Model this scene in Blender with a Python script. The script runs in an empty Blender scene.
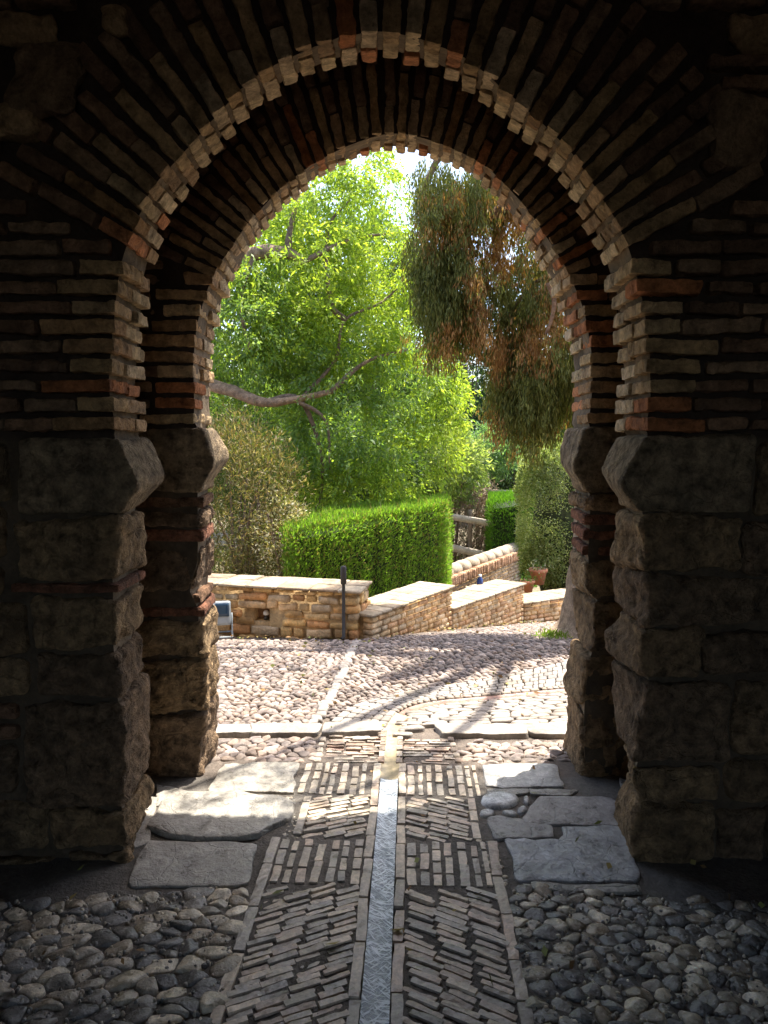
import bpy, math, random
import numpy as np
from mathutils import Vector, Matrix

rng = np.random.default_rng(7)
random.seed(7)
sc = bpy.context.scene
COL = sc.collection
CAM_H, F = 1.55, 740.0
PITCH = math.atan(72 / F)
HID_DEP = False

# ------------------------------------------------------------------ pixel helpers (surveying only)
def ray(px, py):
    r = np.array([(px - 384) / F, 0, 0.])
    up = (512 - py) / F
    c, s = math.cos(PITCH), math.sin(PITCH)
    return np.array([r[0], c + up * s, -s + up * c])
def W(px, py, d):
    v = ray(px, py); t = d / v[1]
    return np.array([v[0] * t, d, CAM_H + v[2] * t])
def drop(y):
    y = np.asarray(y, float)
    return -0.205 * np.clip(np.log1p(np.exp((y - 5.75) * 4)) / 4, 0, 4.6)
def G(px, py):
    v = ray(px, py); t = (CAM_H) / -v[2]
    for _ in range(40):
        z = float(drop(v[1] * t)); t = 0.5 * t + 0.5 * (CAM_H - z) / -v[2]
    return np.array([v[0] * t, v[1] * t])

# ------------------------------------------------------------------ noise
def _hash(ix, iy, iz, seed):
    h = (ix.astype(np.int64) * 374761393 + iy.astype(np.int64) * 668265263 + iz.astype(np.int64) * 2147483647 + seed * 974711) & 0xFFFFFFFF
    h = ((h ^ (h >> 13)) * 1274126177) & 0xFFFFFFFF
    h = ((h ^ (h >> 16)) * 2246822519) & 0xFFFFFFFF
    return ((h ^ (h >> 15)) & 0xFFFF) / 32767.5 - 1.0
def vnoise(P, seed=0):
    i = np.floor(P).astype(np.int64); f = P - i; f = f * f * (3 - 2 * f)
    out = 0
    for dx in (0, 1):
        for dy in (0, 1):
            for dz in (0, 1):
                w = (f[:, 0] if dx else 1 - f[:, 0]) * (f[:, 1] if dy else 1 - f[:, 1]) * (f[:, 2] if dz else 1 - f[:, 2])
                out = out + w * _hash(i[:, 0] + dx, i[:, 1] + dy, i[:, 2] + dz, seed)
    return out
def fbm(P, octv=3, seed=0):
    a, s, o = 1.0, 0, 0
    for k in range(octv):
        o = o + a * vnoise(P * (2.03 ** k) + 13.7 * k, seed + k); s += a; a *= 0.55
    return o / s

# ------------------------------------------------------------------ mesh builder
class MB:
    def __init__(s): s.v = []; s.f = []; s.c = []; s.n = 0
    def add(s, V, faces, col):
        V = np.asarray(V, float).reshape(-1, 3)
        c = np.empty((len(V), 3)); c[:] = col
        s.v.append(V); s.c.append(c)
        for fa in faces:
            s.f.append(np.asarray(fa, np.int64) + s.n)
        s.n += len(V)
    def build(s, name, mat, parent=None, smooth=True):
        me = bpy.data.meshes.new(name)
        V = np.concatenate(s.v); C = np.concatenate(s.c)
        loops = np.concatenate([f.ravel() for f in s.f]).astype(np.int32)
        sizes = np.concatenate([np.full(f.shape[0], f.shape[1], np.int32) for f in s.f])
        starts = np.concatenate([[0], np.cumsum(sizes)[:-1]]).astype(np.int32)
        me.vertices.add(len(V)); me.vertices.foreach_set('co', V.astype(np.float32).ravel())
        me.loops.add(len(loops)); me.loops.foreach_set('vertex_index', loops)
        me.polygons.add(len(sizes)); me.polygons.foreach_set('loop_start', starts)
        me.update(calc_edges=True)
        me.polygons.foreach_set('use_smooth', np.full(len(sizes), smooth))
        a = me.color_attributes.new('tint', 'FLOAT_COLOR', 'POINT')
        a.data.foreach_set('color', np.c_[C, np.ones(len(C))].astype(np.float32).ravel())
        me.validate()
        o = bpy.data.objects.new(name, me); COL.objects.link(o)
        me.materials.append(mat)
        if parent: o.parent = parent
        return o

def tag(o, label, cat, group=None):
    o['label'] = label; o['category'] = cat
    if group: o['group'] = group
    return o
def struct(o): o['kind'] = 'structure'; return o
def thing(name, label, cat, group=None):
    o = bpy.data.objects.new(name, None); COL.objects.link(o)
    o.empty_display_size = 0.1
    return tag(o, label, cat, group)
def settle(root, loc):
    """move the Empty to the base of its parts without moving them"""
    root.location = loc
    for ch in root.children: ch.matrix_parent_inverse = Matrix.Translation(-Vector(loc))

_T = {}
def box_t(nx, ny, nz):
    k = (nx, ny, nz)
    if k in _T: return _T[k]
    idx = {}; pts = []; fs = []
    def g(a, b, c):
        if (a, b, c) not in idx: idx[(a, b, c)] = len(pts); pts.append((a / nx - .5, b / ny - .5, c / nz - .5))
        return idx[(a, b, c)]
    for a in range(nx):
        for b in range(ny):
            fs.append((g(a, b, 0), g(a, b + 1, 0), g(a + 1, b + 1, 0), g(a + 1, b, 0)))
            fs.append((g(a, b, nz), g(a + 1, b, nz), g(a + 1, b + 1, nz), g(a, b + 1, nz)))
    for a in range(nx):
        for c in range(nz):
            fs.append((g(a, 0, c), g(a + 1, 0, c), g(a + 1, 0, c + 1), g(a, 0, c + 1)))
            fs.append((g(a, ny, c), g(a, ny, c + 1), g(a + 1, ny, c + 1), g(a + 1, ny, c)))
    for b in range(ny):
        for c in range(nz):
            fs.append((g(0, b, c), g(0, b, c + 1), g(0, b + 1, c + 1), g(0, b + 1, c)))
            fs.append((g(nx, b, c), g(nx, b + 1, c), g(nx, b + 1, c + 1), g(nx, b, c + 1)))
    _T[k] = (np.array(pts), np.array(fs)); return _T[k]

def block(mb, c, size, R=None, r=0.008, amp=0.004, freq=18, res=0.02, col=(.3, .2, .12), warp=None, skew=0.03, low=0.0):
    size = np.maximum(np.asarray(size, float), 0.008)
    n = [int(max(2, min(40, round(s / res)))) for s in size]
    P, fs = box_t(*n)
    # concentrate vertices towards edges
    P = P * 2; P = np.sign(P) * np.abs(P) ** 0.8 / 2
    h = size / 2; p = P * size
    rr = np.minimum(r, h * 0.95)
    q = np.clip(p, -(h - rr), h - rr); d = (p - q) / rr
    L = np.linalg.norm(d, axis=1, keepdims=True); L[L == 0] = 1
    nrm = d / L; p = q + nrm * rr
    A = np.eye(3) + rng.uniform(-skew, skew, (3, 3)); p = p @ A.T
    if R is not None: p = p @ np.asarray(R).T; nrm = nrm @ np.asarray(R).T
    p = p + np.asarray(c)
    o = rng.uniform(0, 50, 3)
    if amp: p = p + nrm * (fbm((p + o) * freq, 3) * amp)[:, None]
    if amp > .015: p = p + nrm * (fbm((p + o) * freq * 4, 2) * amp * .28)[:, None]
    if low: p = p + nrm * (fbm((p + o) * freq * .25, 2) * low)[:, None]
    if warp: p = warp(p)
    mb.add(p, [fs], col)

def tube(mb, pts, rad, col, seg=10, amp=0.0, freq=8):
    pts = np.asarray(pts, float); n = len(pts)
    rad = np.broadcast_to(rad, (n,)).astype(float)
    V = []; prev = None
    for i in range(n):
        t = pts[min(i + 1, n - 1)] - pts[max(i - 1, 0)]; t = t / (np.linalg.norm(t) + 1e-9)
        a = np.array([1., 0, 0]) if prev is None else prev
        a = a - t * a.dot(t)
        if np.linalg.norm(a) < .1: a = np.array([0, 1., 0]); a = a - t * a.dot(t)
        a /= np.linalg.norm(a); prev = a; b = np.cross(t, a)
        th = np.linspace(0, 2 * np.pi, seg, endpoint=False)
        V.append(pts[i] + rad[i] * (np.cos(th)[:, None] * a + np.sin(th)[:, None] * b))
    V = np.concatenate(V)
    if amp: 
        ctr = np.repeat(pts, seg, 0); dd = V - ctr
        V = ctr + dd * (1 + amp * fbm(V * freq, 3))[:, None]
    f = []
    for i in range(n - 1):
        for k in range(seg):
            f.append((i * seg + k, i * seg + (k + 1) % seg, (i + 1) * seg + (k + 1) % seg, (i + 1) * seg + k))
    mb.add(V, [np.array(f), np.array([list(range(seg))[::-1]]), np.array([[(n - 1) * seg + k for k in range(seg)]])], col)

def lathe(mb, prof, c, col, seg=24):
    V = []
    for r, z in prof:
        th = np.linspace(0, 2 * np.pi, seg, endpoint=False)
        V.append(np.c_[c[0] + r * np.cos(th), c[1] + r * np.sin(th), np.full(seg, c[2] + z)])
    f = [(i * seg + k, i * seg + (k + 1) % seg, (i + 1) * seg + (k + 1) % seg, (i + 1) * seg + k) for i in range(len(prof) - 1) for k in range(seg)]
    mb.add(np.concatenate(V), [np.array(f)], col)

def spline(P, n):
    P = np.asarray(P, float)
    Q = np.vstack([2 * P[0] - P[1], P, 2 * P[-1] - P[-2]]); out = []
    for i in range(1, len(Q) - 2):
        for t in np.linspace(0, 1, n, endpoint=False):
            a, b, c, d = Q[i - 1], Q[i], Q[i + 1], Q[i + 2]
            out.append(.5 * (2 * b + (c - a) * t + (2 * a - 5 * b + 4 * c - d) * t * t + (3 * b - a - 3 * c + d) * t ** 3))
    out.append(P[-1]); return np.array(out)

# ------------------------------------------------------------------ materials
def new_mat(name):
    m = bpy.data.materials.new(name); m.use_nodes = True
    nt = m.node_tree; nt.nodes.clear()
    return m, nt, nt.nodes, nt.links
def stone_mat(name, rough=.85, scale=9, contrast=.55, fine=60, bump=.5, bdist=.01, spec=.3, pits=0.0, rough_var=0.0, stain=None, stain_amt=.0, cracks=0.0, crack_scale=8):
    m, nt, N, L = new_mat(name)
    out = N.new('ShaderNodeOutputMaterial'); b = N.new('ShaderNodeBsdfPrincipled'); L.new(b.outputs[0], out.inputs[0])
    at = N.new('ShaderNodeAttribute'); at.attribute_name = 'tint'
    tc = N.new('ShaderNodeNewGeometry')
    def noise(s, d=6, r=.6):
        n = N.new('ShaderNodeTexNoise'); n.inputs['Scale'].default_value = s; n.inputs['Detail'].default_value = d; n.inputs['Roughness'].default_value = r
        L.new(tc.outputs['Position'], n.inputs['Vector']); return n
    n1 = noise(scale); n2 = noise(fine, 4, .7)
    mr = N.new('ShaderNodeMapRange'); mr.inputs[1].default_value = .3; mr.inputs[2].default_value = .7
    mr.inputs[3].default_value = 1 - contrast; mr.inputs[4].default_value = 1 + contrast * .8
    L.new(n1.outputs['Fac'], mr.inputs[0])
    mr2 = N.new('ShaderNodeMapRange'); mr2.inputs[1].default_value = .3; mr2.inputs[2].default_value = .7
    mr2.inputs[3].default_value = .72; mr2.inputs[4].default_value = 1.25
    L.new(n2.outputs['Fac'], mr2.inputs[0])
    mu = N.new('ShaderNodeMath'); mu.operation = 'MULTIPLY'; L.new(mr.outputs[0], mu.inputs[0]); L.new(mr2.outputs[0], mu.inputs[1])
    vm = N.new('ShaderNodeVectorMath'); vm.operation = 'SCALE'; L.new(at.outputs['Color'], vm.inputs[0]); L.new(mu.outputs[0], vm.inputs['Scale'])
    colout = vm.outputs[0]
    if stain:
        ns = noise(3.1, 5, .6); r3 = N.new('ShaderNodeMapRange'); r3.inputs[1].default_value = .5; r3.inputs[2].default_value = .68
        r3.inputs[3].default_value = 0; r3.inputs[4].default_value = stain_amt; L.new(ns.outputs['Fac'], r3.inputs[0])
        mx = N.new('ShaderNodeMix'); mx.data_type = 'RGBA'; L.new(r3.outputs[0], mx.inputs[0]); L.new(colout, mx.inputs[6]); mx.inputs[7].default_value = (*stain, 1)
        colout = mx.outputs[2]
    L.new(colout, b.inputs['Base Color'])
    b.inputs['Roughness'].default_value = rough; b.inputs['Specular IOR Level'].default_value = spec
    if rough_var:
        r4 = N.new('ShaderNodeMapRange'); r4.inputs[1].default_value = .3; r4.inputs[2].default_value = .7
        r4.inputs[3].default_value = rough - rough_var; r4.inputs[4].default_value = rough + rough_var
        L.new(n1.outputs['Fac'], r4.inputs[0]); L.new(r4.outputs[0], b.inputs['Roughness'])
    ad = N.new('ShaderNodeMath'); ad.operation = 'MULTIPLY_ADD'; L.new(n2.outputs['Fac'], ad.inputs[0]); ad.inputs[1].default_value = .6; L.new(n1.outputs['Fac'], ad.inputs[2])
    hsrc = ad.outputs[0]
    if pits:
        vo = N.new('ShaderNodeTexNoise'); vo.inputs['Scale'].default_value = fine * .55; vo.inputs['Detail'].default_value = 2
        L.new(tc.outputs['Position'], vo.inputs['Vector'])
        r5 = N.new('ShaderNodeMapRange'); r5.inputs[1].default_value = .36; r5.inputs[2].default_value = .46; r5.inputs[3].default_value = -pits; r5.inputs[4].default_value = 0
        L.new(vo.outputs['Fac'], r5.inputs[0]); a2 = N.new('ShaderNodeMath'); L.new(hsrc, a2.inputs[0]); L.new(r5.outputs[0], a2.inputs[1]); hsrc = a2.outputs[0]
    if cracks:
        nd = noise(5, 4, .6); va_ = N.new('ShaderNodeVectorMath'); va_.operation = 'MULTIPLY_ADD'; L.new(nd.outputs['Color'], va_.inputs[0]); va_.inputs[1].default_value = (.12, .12, .12); L.new(tc.outputs['Position'], va_.inputs[2])
        vo2 = N.new('ShaderNodeTexVoronoi'); vo2.feature = 'DISTANCE_TO_EDGE'; vo2.inputs['Scale'].default_value = crack_scale; L.new(va_.outputs[0], vo2.inputs['Vector'])
        r6 = N.new('ShaderNodeMapRange'); r6.inputs[1].default_value = 0; r6.inputs[2].default_value = .018; r6.inputs[3].default_value = -cracks; r6.inputs[4].default_value = 0
        L.new(vo2.outputs['Distance'], r6.inputs[0]); a3 = N.new('ShaderNodeMath'); L.new(hsrc, a3.inputs[0]); L.new(r6.outputs[0], a3.inputs[1]); hsrc = a3.outputs[0]
    bp = N.new('ShaderNodeBump'); bp.inputs['Strength'].default_value = bump; bp.inputs['Distance'].default_value = bdist
    L.new(hsrc, bp.inputs['Height']); L.new(bp.outputs[0], b.inputs['Normal'])
    return m
def leaf_mat(name, trans=.45, gloss=.35, tcol=(1.15, 1.25, .45)):
    m, nt, N, L = new_mat(name)
    out = N.new('ShaderNodeOutputMaterial'); b = N.new('ShaderNodeBsdfPrincipled'); t = N.new('ShaderNodeBsdfTranslucent')
    mx = N.new('ShaderNodeMixShader'); mx.inputs[0].default_value = trans
    at = N.new('ShaderNodeAttribute'); at.attribute_name = 'tint'
    L.new(at.outputs['Color'], b.inputs['Base Color'])
    vm = N.new('ShaderNodeVectorMath'); vm.operation = 'MULTIPLY'; L.new(at.outputs['Color'], vm.inputs[0]); vm.inputs[1].default_value = tcol
    L.new(vm.outputs[0], t.inputs['Color'])
    b.inputs['Roughness'].default_value = .5; b.inputs['Specular IOR Level'].default_value = gloss
    L.new(b.outputs[0], mx.inputs[1]); L.new(t.outputs[0], mx.inputs[2]); L.new(mx.outputs[0], out.inputs[0])
    return m
def plain(name, col, rough=.5, metal=0, scale=20, var=.2, bump=.1):
    m, nt, N, L = new_mat(name)
    out = N.new('ShaderNodeOutputMaterial'); b = N.new('ShaderNodeBsdfPrincipled'); L.new(b.outputs[0], out.inputs[0])
    n = N.new('ShaderNodeTexNoise'); n.inputs['Scale'].default_value = scale; n.inputs['Detail'].default_value = 5
    g = N.new('ShaderNodeNewGeometry'); L.new(g.outputs['Position'], n.inputs['Vector'])
    r = N.new('ShaderNodeMapRange'); r.inputs[3].default_value = 1 - var; r.inputs[4].default_value = 1 + var; L.new(n.outputs['Fac'], r.inputs[0])
    v = N.new('ShaderNodeVectorMath'); v.operation = 'SCALE'; v.inputs[0].default_value = col; L.new(r.outputs[0], v.inputs['Scale'])
    L.new(v.outputs[0], b.inputs['Base Color']); b.inputs['Roughness'].default_value = rough; b.inputs['Metallic'].default_value = metal
    bp = N.new('ShaderNodeBump'); bp.inputs['Strength'].default_value = bump; bp.inputs['Distance'].default_value = .004; L.new(n.outputs['Fac'], bp.inputs['Height']); L.new(bp.outputs[0], b.inputs['Normal'])
    return m

M_brick = stone_mat('old_brick', rough=.9, scale=16, contrast=.6, fine=80, bump=1.0, bdist=.018)
M_mortar = stone_mat('dark_mortar', rough=.95, scale=6, contrast=.5, fine=50, bump=.9, bdist=.012)
M_stone = stone_mat('weathered_stone', rough=.95, scale=22, contrast=.75, fine=85, bump=1.0, bdist=.05, cracks=.25, crack_scale=7, stain=(.07, .05, .035), stain_amt=.6)
M_cobble = stone_mat('river_cobble', rough=.27, scale=16, contrast=.6, fine=110, bump=.8, bdist=.008, spec=.75, rough_var=.16)
M_cobble_out = stone_mat('dry_cobble', rough=.75, scale=10, contrast=.4, fine=60, bump=.4, bdist=.006, spec=.3)
M_paver = stone_mat('paving_brick', rough=.36, scale=12, contrast=.4, fine=70, bump=.5, bdist=.006, spec=.45, rough_var=.15)
M_flag = stone_mat('flagstone', rough=.36, scale=12, contrast=.4, fine=60, bump=.8, bdist=.014, cracks=.22, crack_scale=6.5, spec=.5, rough_var=.14)
M_soil = stone_mat('dusty_ground', rough=.9, scale=5, contrast=.45, fine=60, bump=.9, bdist=.02)
M_golden = stone_mat('golden_wall_stone', rough=.9, scale=11, contrast=.5, fine=55, bump=1.0, bdist=.016, stain=(.22, .14, .07), stain_amt=.5)
M_cap = stone_mat('wall_coping_tile', rough=.85, scale=7, contrast=.35, fine=50, bump=.6, bdist=.008, stain=(.16, .125, .085), stain_amt=.55)
M_bark = stone_mat('tree_bark', rough=.9, scale=16, contrast=.5, fine=70, bump=1.0, bdist=.02)
M_wood = stone_mat('weathered_wood', rough=.85, scale=10, contrast=.3, fine=60, bump=.5, bdist=.006)
M_leaf = leaf_mat('broad_leaf', trans=.62, tcol=(1.25, 1.25, .5))
M_needle = leaf_mat('needle_foliage', trans=.45, gloss=.2, tcol=(1.1, 1.1, .5))
M_hedge = leaf_mat('hedge_foliage', trans=.5, gloss=.2, tcol=(1.1, 1.25, .4))
M_twig = leaf_mat('dry_twig', trans=.15, gloss=.1, tcol=(1, .9, .7))
M_fgrey = plain('grey_housing', (.30, .34, .36), .5, 0)
M_darkmetal = plain('dark_post_metal', (.05, .045, .04), .6, .4)
M_pot = plain('terracotta', (.42, .17, .09), .85)
M_glassd = plain('dark_lamp_glass', (.02, .05, .09), .12)
M_white = plain('white_plastic', (.75, .75, .72), .5)
M_bottle = plain('blue_glass', (.02, .04, .16), .15)

# ------------------------------------------------------------------ gate walls
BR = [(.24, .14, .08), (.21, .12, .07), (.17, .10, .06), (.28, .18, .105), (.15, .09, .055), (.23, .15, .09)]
BR_LIT = [(.45, .29, .15), (.40, .26, .14), (.56, .42, .24), (.58, .44, .26), (.50, .36, .20), (.55, .41, .25), (.50, .37, .22), (.46, .33, .18), (.50, .21, .09)]  # paler bricks for the arch rims, their lit look put into the colour
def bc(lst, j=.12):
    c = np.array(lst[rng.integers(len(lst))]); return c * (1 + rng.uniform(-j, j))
STN = [(0.348, 0.23, 0.121), (0.3, 0.196, 0.105), (0.384, 0.259, 0.138), (0.252, 0.167, 0.099)]
def px_lerp(lst, d):
    w = np.array([W(x, y, d) for x, y in lst]); o = np.argsort(w[:, 2])
    return w[o, 2], w[o, 0]

def build_gate(name, label, Y0, T, arc, LF, LB, RF, RB, fan_px, fanR, pitch, imp_y, blocksL, blocksR, wide, high, fan_start, courseX):
    root = thing(name, label, 'gate arch')
    A = spline([W(x, y, Y0)[[0, 2]] for x, y in arc], 6)      # left bottom -> over -> right bottom
    fc = W(*fan_px, Y0)[[0, 2]]
    rel = A - fc; ang = np.unwrap(np.arctan2(rel[:, 1], -rel[:, 0]))     # 0 = left horizontal, pi = right
    rad = np.hypot(rel[:, 0], rel[:, 1])
    lz, lx = px_lerp(LF, Y0); lbz, lbx = px_lerp(LB, Y0 + T)
    rz, rx = px_lerp(RF, Y0); rbz, rbx = px_lerp(RB, Y0 + T)
    itop = np.argmax(A[:, 1])
    def edge(side, z, t):
        if side < 0: 
            a, b = np.interp(z, lz, lx), np.interp(z, lbz, lbx)
        else:
            a, b = np.interp(z, rz, rx), np.interp(z, rbz, rbx)
        return a * (1 - t) + b * t
    def edgeA(side, z):
        seg = A[:itop + 1] if side < 0 else A[itop:][::-1]
        return np.interp(z, seg[:, 1], seg[:, 0])
    zimp = W(0, imp_y, Y0)[2]
    # ---- core (mortar) : strip between the outline and the outer rectangle
    core = MB()
    zsplit = float(A[np.argmin(np.abs(ang[:itop] - math.radians(35)))][1])
    cc = np.array([fc[0], zsplit])
    def line(t):
        pts, outr = [], []
        zs = np.linspace(-.1, zimp, 40)
        for z in zs: pts.append((float(edge(-1, z, t)) - .03, z)); outr.append((-wide, z))
        arcpts = []
        for p in A:
            n = p - fc; n /= np.linalg.norm(n); arcpts.append(p + n * (( .02 if Y0 < 3 else .008) + t * (.075 if Y0 < 3 else .06) * max(n[1], 0) ** 2))
        for p in arcpts:
            if p[1] <= zimp + .01: continue
            if p[1] <= zsplit: o = (-wide if p[0] < fc[0] else wide, p[1])
            else:
                d = p - cc; k = min(wide / abs(d[0] + 1e-9) if d[0] > 0 else (wide) / abs(d[0] - 1e-9), (high - cc[1]) / max(d[1], 1e-6))
                q = cc + d * k; o = (np.clip(q[0], -wide, wide), min(q[1], high))
            pts.append(tuple(p)); outr.append(tuple(o))
        for z in zs[::-1]: pts.append((float(edge(1, z, t)) + .03, z)); outr.append((wide, z))
        return np.array(pts), np.array(outr)
    (a, oa), (b, ob) = line(0), line(1)
    n = len(a); yf, yb = Y0 + (.05 if Y0 < 3 else .022), Y0 + T - .02
    K = 14
    ts = np.linspace(0, 1, K) ** 1.6
    grid = np.array([a * (1 - t) + oa * t for t in ts])          # K,n,2
    gv = np.zeros((K, n, 3)); gv[:, :, 0] = grid[:, :, 0]; gv[:, :, 2] = grid[:, :, 1]; gv[:, :, 1] = yf
    flat = gv.reshape(-1, 3); flat[:, 1] += fbm(flat * 9, 3) * .012; gv = flat.reshape(K, n, 3)
    fr = [(k * n + i, (k + 1) * n + i, (k + 1) * n + i + 1, k * n + i + 1) for k in range(K - 1) for i in range(n - 1)]
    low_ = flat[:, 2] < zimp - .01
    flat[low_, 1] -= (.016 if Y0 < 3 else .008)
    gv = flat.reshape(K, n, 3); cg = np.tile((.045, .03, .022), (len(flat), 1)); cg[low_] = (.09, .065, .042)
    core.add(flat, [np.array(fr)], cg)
    Bv = np.zeros((2, n, 3)); Bv[0, :, 0] = b[:, 0]; Bv[0, :, 2] = b[:, 1]; Bv[1, :, 0] = ob[:, 0]; Bv[1, :, 2] = ob[:, 1]; Bv[:, :, 1] = yb
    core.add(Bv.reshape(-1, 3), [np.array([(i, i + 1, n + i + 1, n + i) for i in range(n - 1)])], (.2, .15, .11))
    M = 20
    rv = np.array([[(a[i, 0] * (1 - t) + b[i, 0] * t, yf + (yb - yf) * t, a[i, 1] * (1 - t) + b[i, 1] * t) for i in range(n)] for t in np.linspace(0, 1, M)])
    q_ = rv.reshape(-1, 3); q_[:, 0] += fbm(q_ * 16, 3) * .012 * (np.abs(q_[:, 2] - zimp) > -1); rv = q_.reshape(M, n, 3)
    rv[0] = gv[0]
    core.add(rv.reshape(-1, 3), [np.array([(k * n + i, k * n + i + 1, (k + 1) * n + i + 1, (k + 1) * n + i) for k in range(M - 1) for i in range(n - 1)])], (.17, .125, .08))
    core.build('wall_core', M_mortar, root)
    # ---- fan of voussoir bricks
    ring = MB(); a0, a1 = math.radians(fan_start), math.pi - math.radians(fan_start)
    nb = int(round((a1 - a0) / math.radians(pitch)))
    for i in range(nb):
        th = a0 + (i + .5) * (a1 - a0) / nb + rng.uniform(-.003, .003)
        r0 = float(np.interp(th, ang, rad)); dv = np.array([-math.cos(th), 0, math.sin(th)])
        tv = np.array([math.sin(th), 0, math.cos(th)])
        R = np.array([dv, [0, 1, 0], tv]).T
        ctr = np.array([fc[0], Y0, fc[1]])
        kt = (.075 if Y0 < 3 else .06) * math.sin(th) ** 2
        wpt = lambda p, kt=kt, dv=dv: p + dv * (np.clip((p[:, 1:2] - Y0) / T, 0, 1) * kt)
        w0 = r0 * (a1 - a0) / nb * .74
        d1 = (.13 if i % 2 else .2) * T / .34 + rng.uniform(-.02, .02)
        R1 = fanR + rng.uniform(-.05, .02)
        L1 = min((.27 if i % 2 else .13) + rng.uniform(-.03, .03), R1 - r0 - .06)
        jj = rng.uniform(-.006, .008)
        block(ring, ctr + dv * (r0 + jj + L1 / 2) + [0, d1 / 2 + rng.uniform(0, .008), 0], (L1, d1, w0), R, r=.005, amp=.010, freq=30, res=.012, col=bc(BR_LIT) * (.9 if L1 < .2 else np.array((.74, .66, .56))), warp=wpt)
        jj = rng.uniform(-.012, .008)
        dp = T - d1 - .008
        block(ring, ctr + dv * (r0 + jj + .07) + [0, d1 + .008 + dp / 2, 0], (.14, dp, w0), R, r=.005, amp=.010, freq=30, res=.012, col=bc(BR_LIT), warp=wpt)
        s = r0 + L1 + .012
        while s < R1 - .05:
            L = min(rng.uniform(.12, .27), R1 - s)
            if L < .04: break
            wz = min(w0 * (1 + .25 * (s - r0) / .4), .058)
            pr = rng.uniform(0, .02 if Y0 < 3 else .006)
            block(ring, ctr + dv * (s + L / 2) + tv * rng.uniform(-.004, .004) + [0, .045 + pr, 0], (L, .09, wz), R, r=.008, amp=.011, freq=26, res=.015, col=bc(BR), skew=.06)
            s += L + .014
    ring.build('voussoir_ring', M_brick, root, smooth=False)
    # ---- horizontal courses
    brs = {-1: MB(), 1: MB()}; z = zimp + .012; row = 0
    while z < high - .1:
        h = .046 + rng.uniform(-.004, .006); zc = z + h / 2
        for side in (-1, 1):
            br = brs[side]
            th = math.atan2(zc - fc[1], 1)
            dz = zc - fc[1]
            if dz < 0 or abs(dz) < math.sin(a0) * np.interp(a0, ang, rad):
                e = float(edgeA(side, zc)); x = abs(e)
                d1 = (.13 if row % 2 else .2) * T / .34 + rng.uniform(-.02, .02)
                L = rng.uniform(.12, .26)
                j = rng.uniform(-.01, .008)
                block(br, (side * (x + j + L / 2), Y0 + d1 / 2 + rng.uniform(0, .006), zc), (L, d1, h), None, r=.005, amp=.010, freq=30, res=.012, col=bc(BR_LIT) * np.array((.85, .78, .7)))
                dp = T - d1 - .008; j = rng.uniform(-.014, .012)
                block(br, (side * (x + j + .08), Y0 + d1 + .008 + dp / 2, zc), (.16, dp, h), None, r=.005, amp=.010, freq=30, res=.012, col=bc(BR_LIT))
                x += L + j + .014
            else: x = None
            if x is None or dz > -.05:
                # boundary of the fan: a ray at fan_start, then the circle
                rr = fanR + .02
                if dz < rr * math.sin(a0): xb = abs(side * dz / math.tan(a0) + fc[0]) + .06 if dz > 0 else 0
                elif dz < rr: xb = math.sqrt(rr * rr - dz * dz) + .02 + side * fc[0]
                else: xb = 0
                if dz > rr: xb = -.05 if side < 0 else 0.0
                if x is None: x = xb
                else: x = max(x, 0)
            while x < courseX:
                L = rng.uniform(.14, .29)
                if not any(abs(side * (x + L / 2) - sx) < sr + L / 2 and abs(zc - sz) < sr2 for sx, sz, sr, sr2 in STONES.get(name, [])):
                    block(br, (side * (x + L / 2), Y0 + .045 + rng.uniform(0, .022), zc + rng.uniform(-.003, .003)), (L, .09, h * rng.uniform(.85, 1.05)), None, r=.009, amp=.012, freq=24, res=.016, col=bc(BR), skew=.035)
                x += L + rng.uniform(.01, .02)
        z += .067; row += 1
    for sx, sz, sr, sr2 in STONES.get(name, []):
        block(brs[-1 if sx < 0 else 1], (sx, Y0 + .05, sz), (sr * 1.8, .12, sr2 * 1.8), None, r=.04, amp=.03, freq=10, res=.02, col=bc(STN), skew=.2)
    for side in (-1, 1): brs[side].build('brickwork', M_brick, root, smooth=False)
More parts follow.
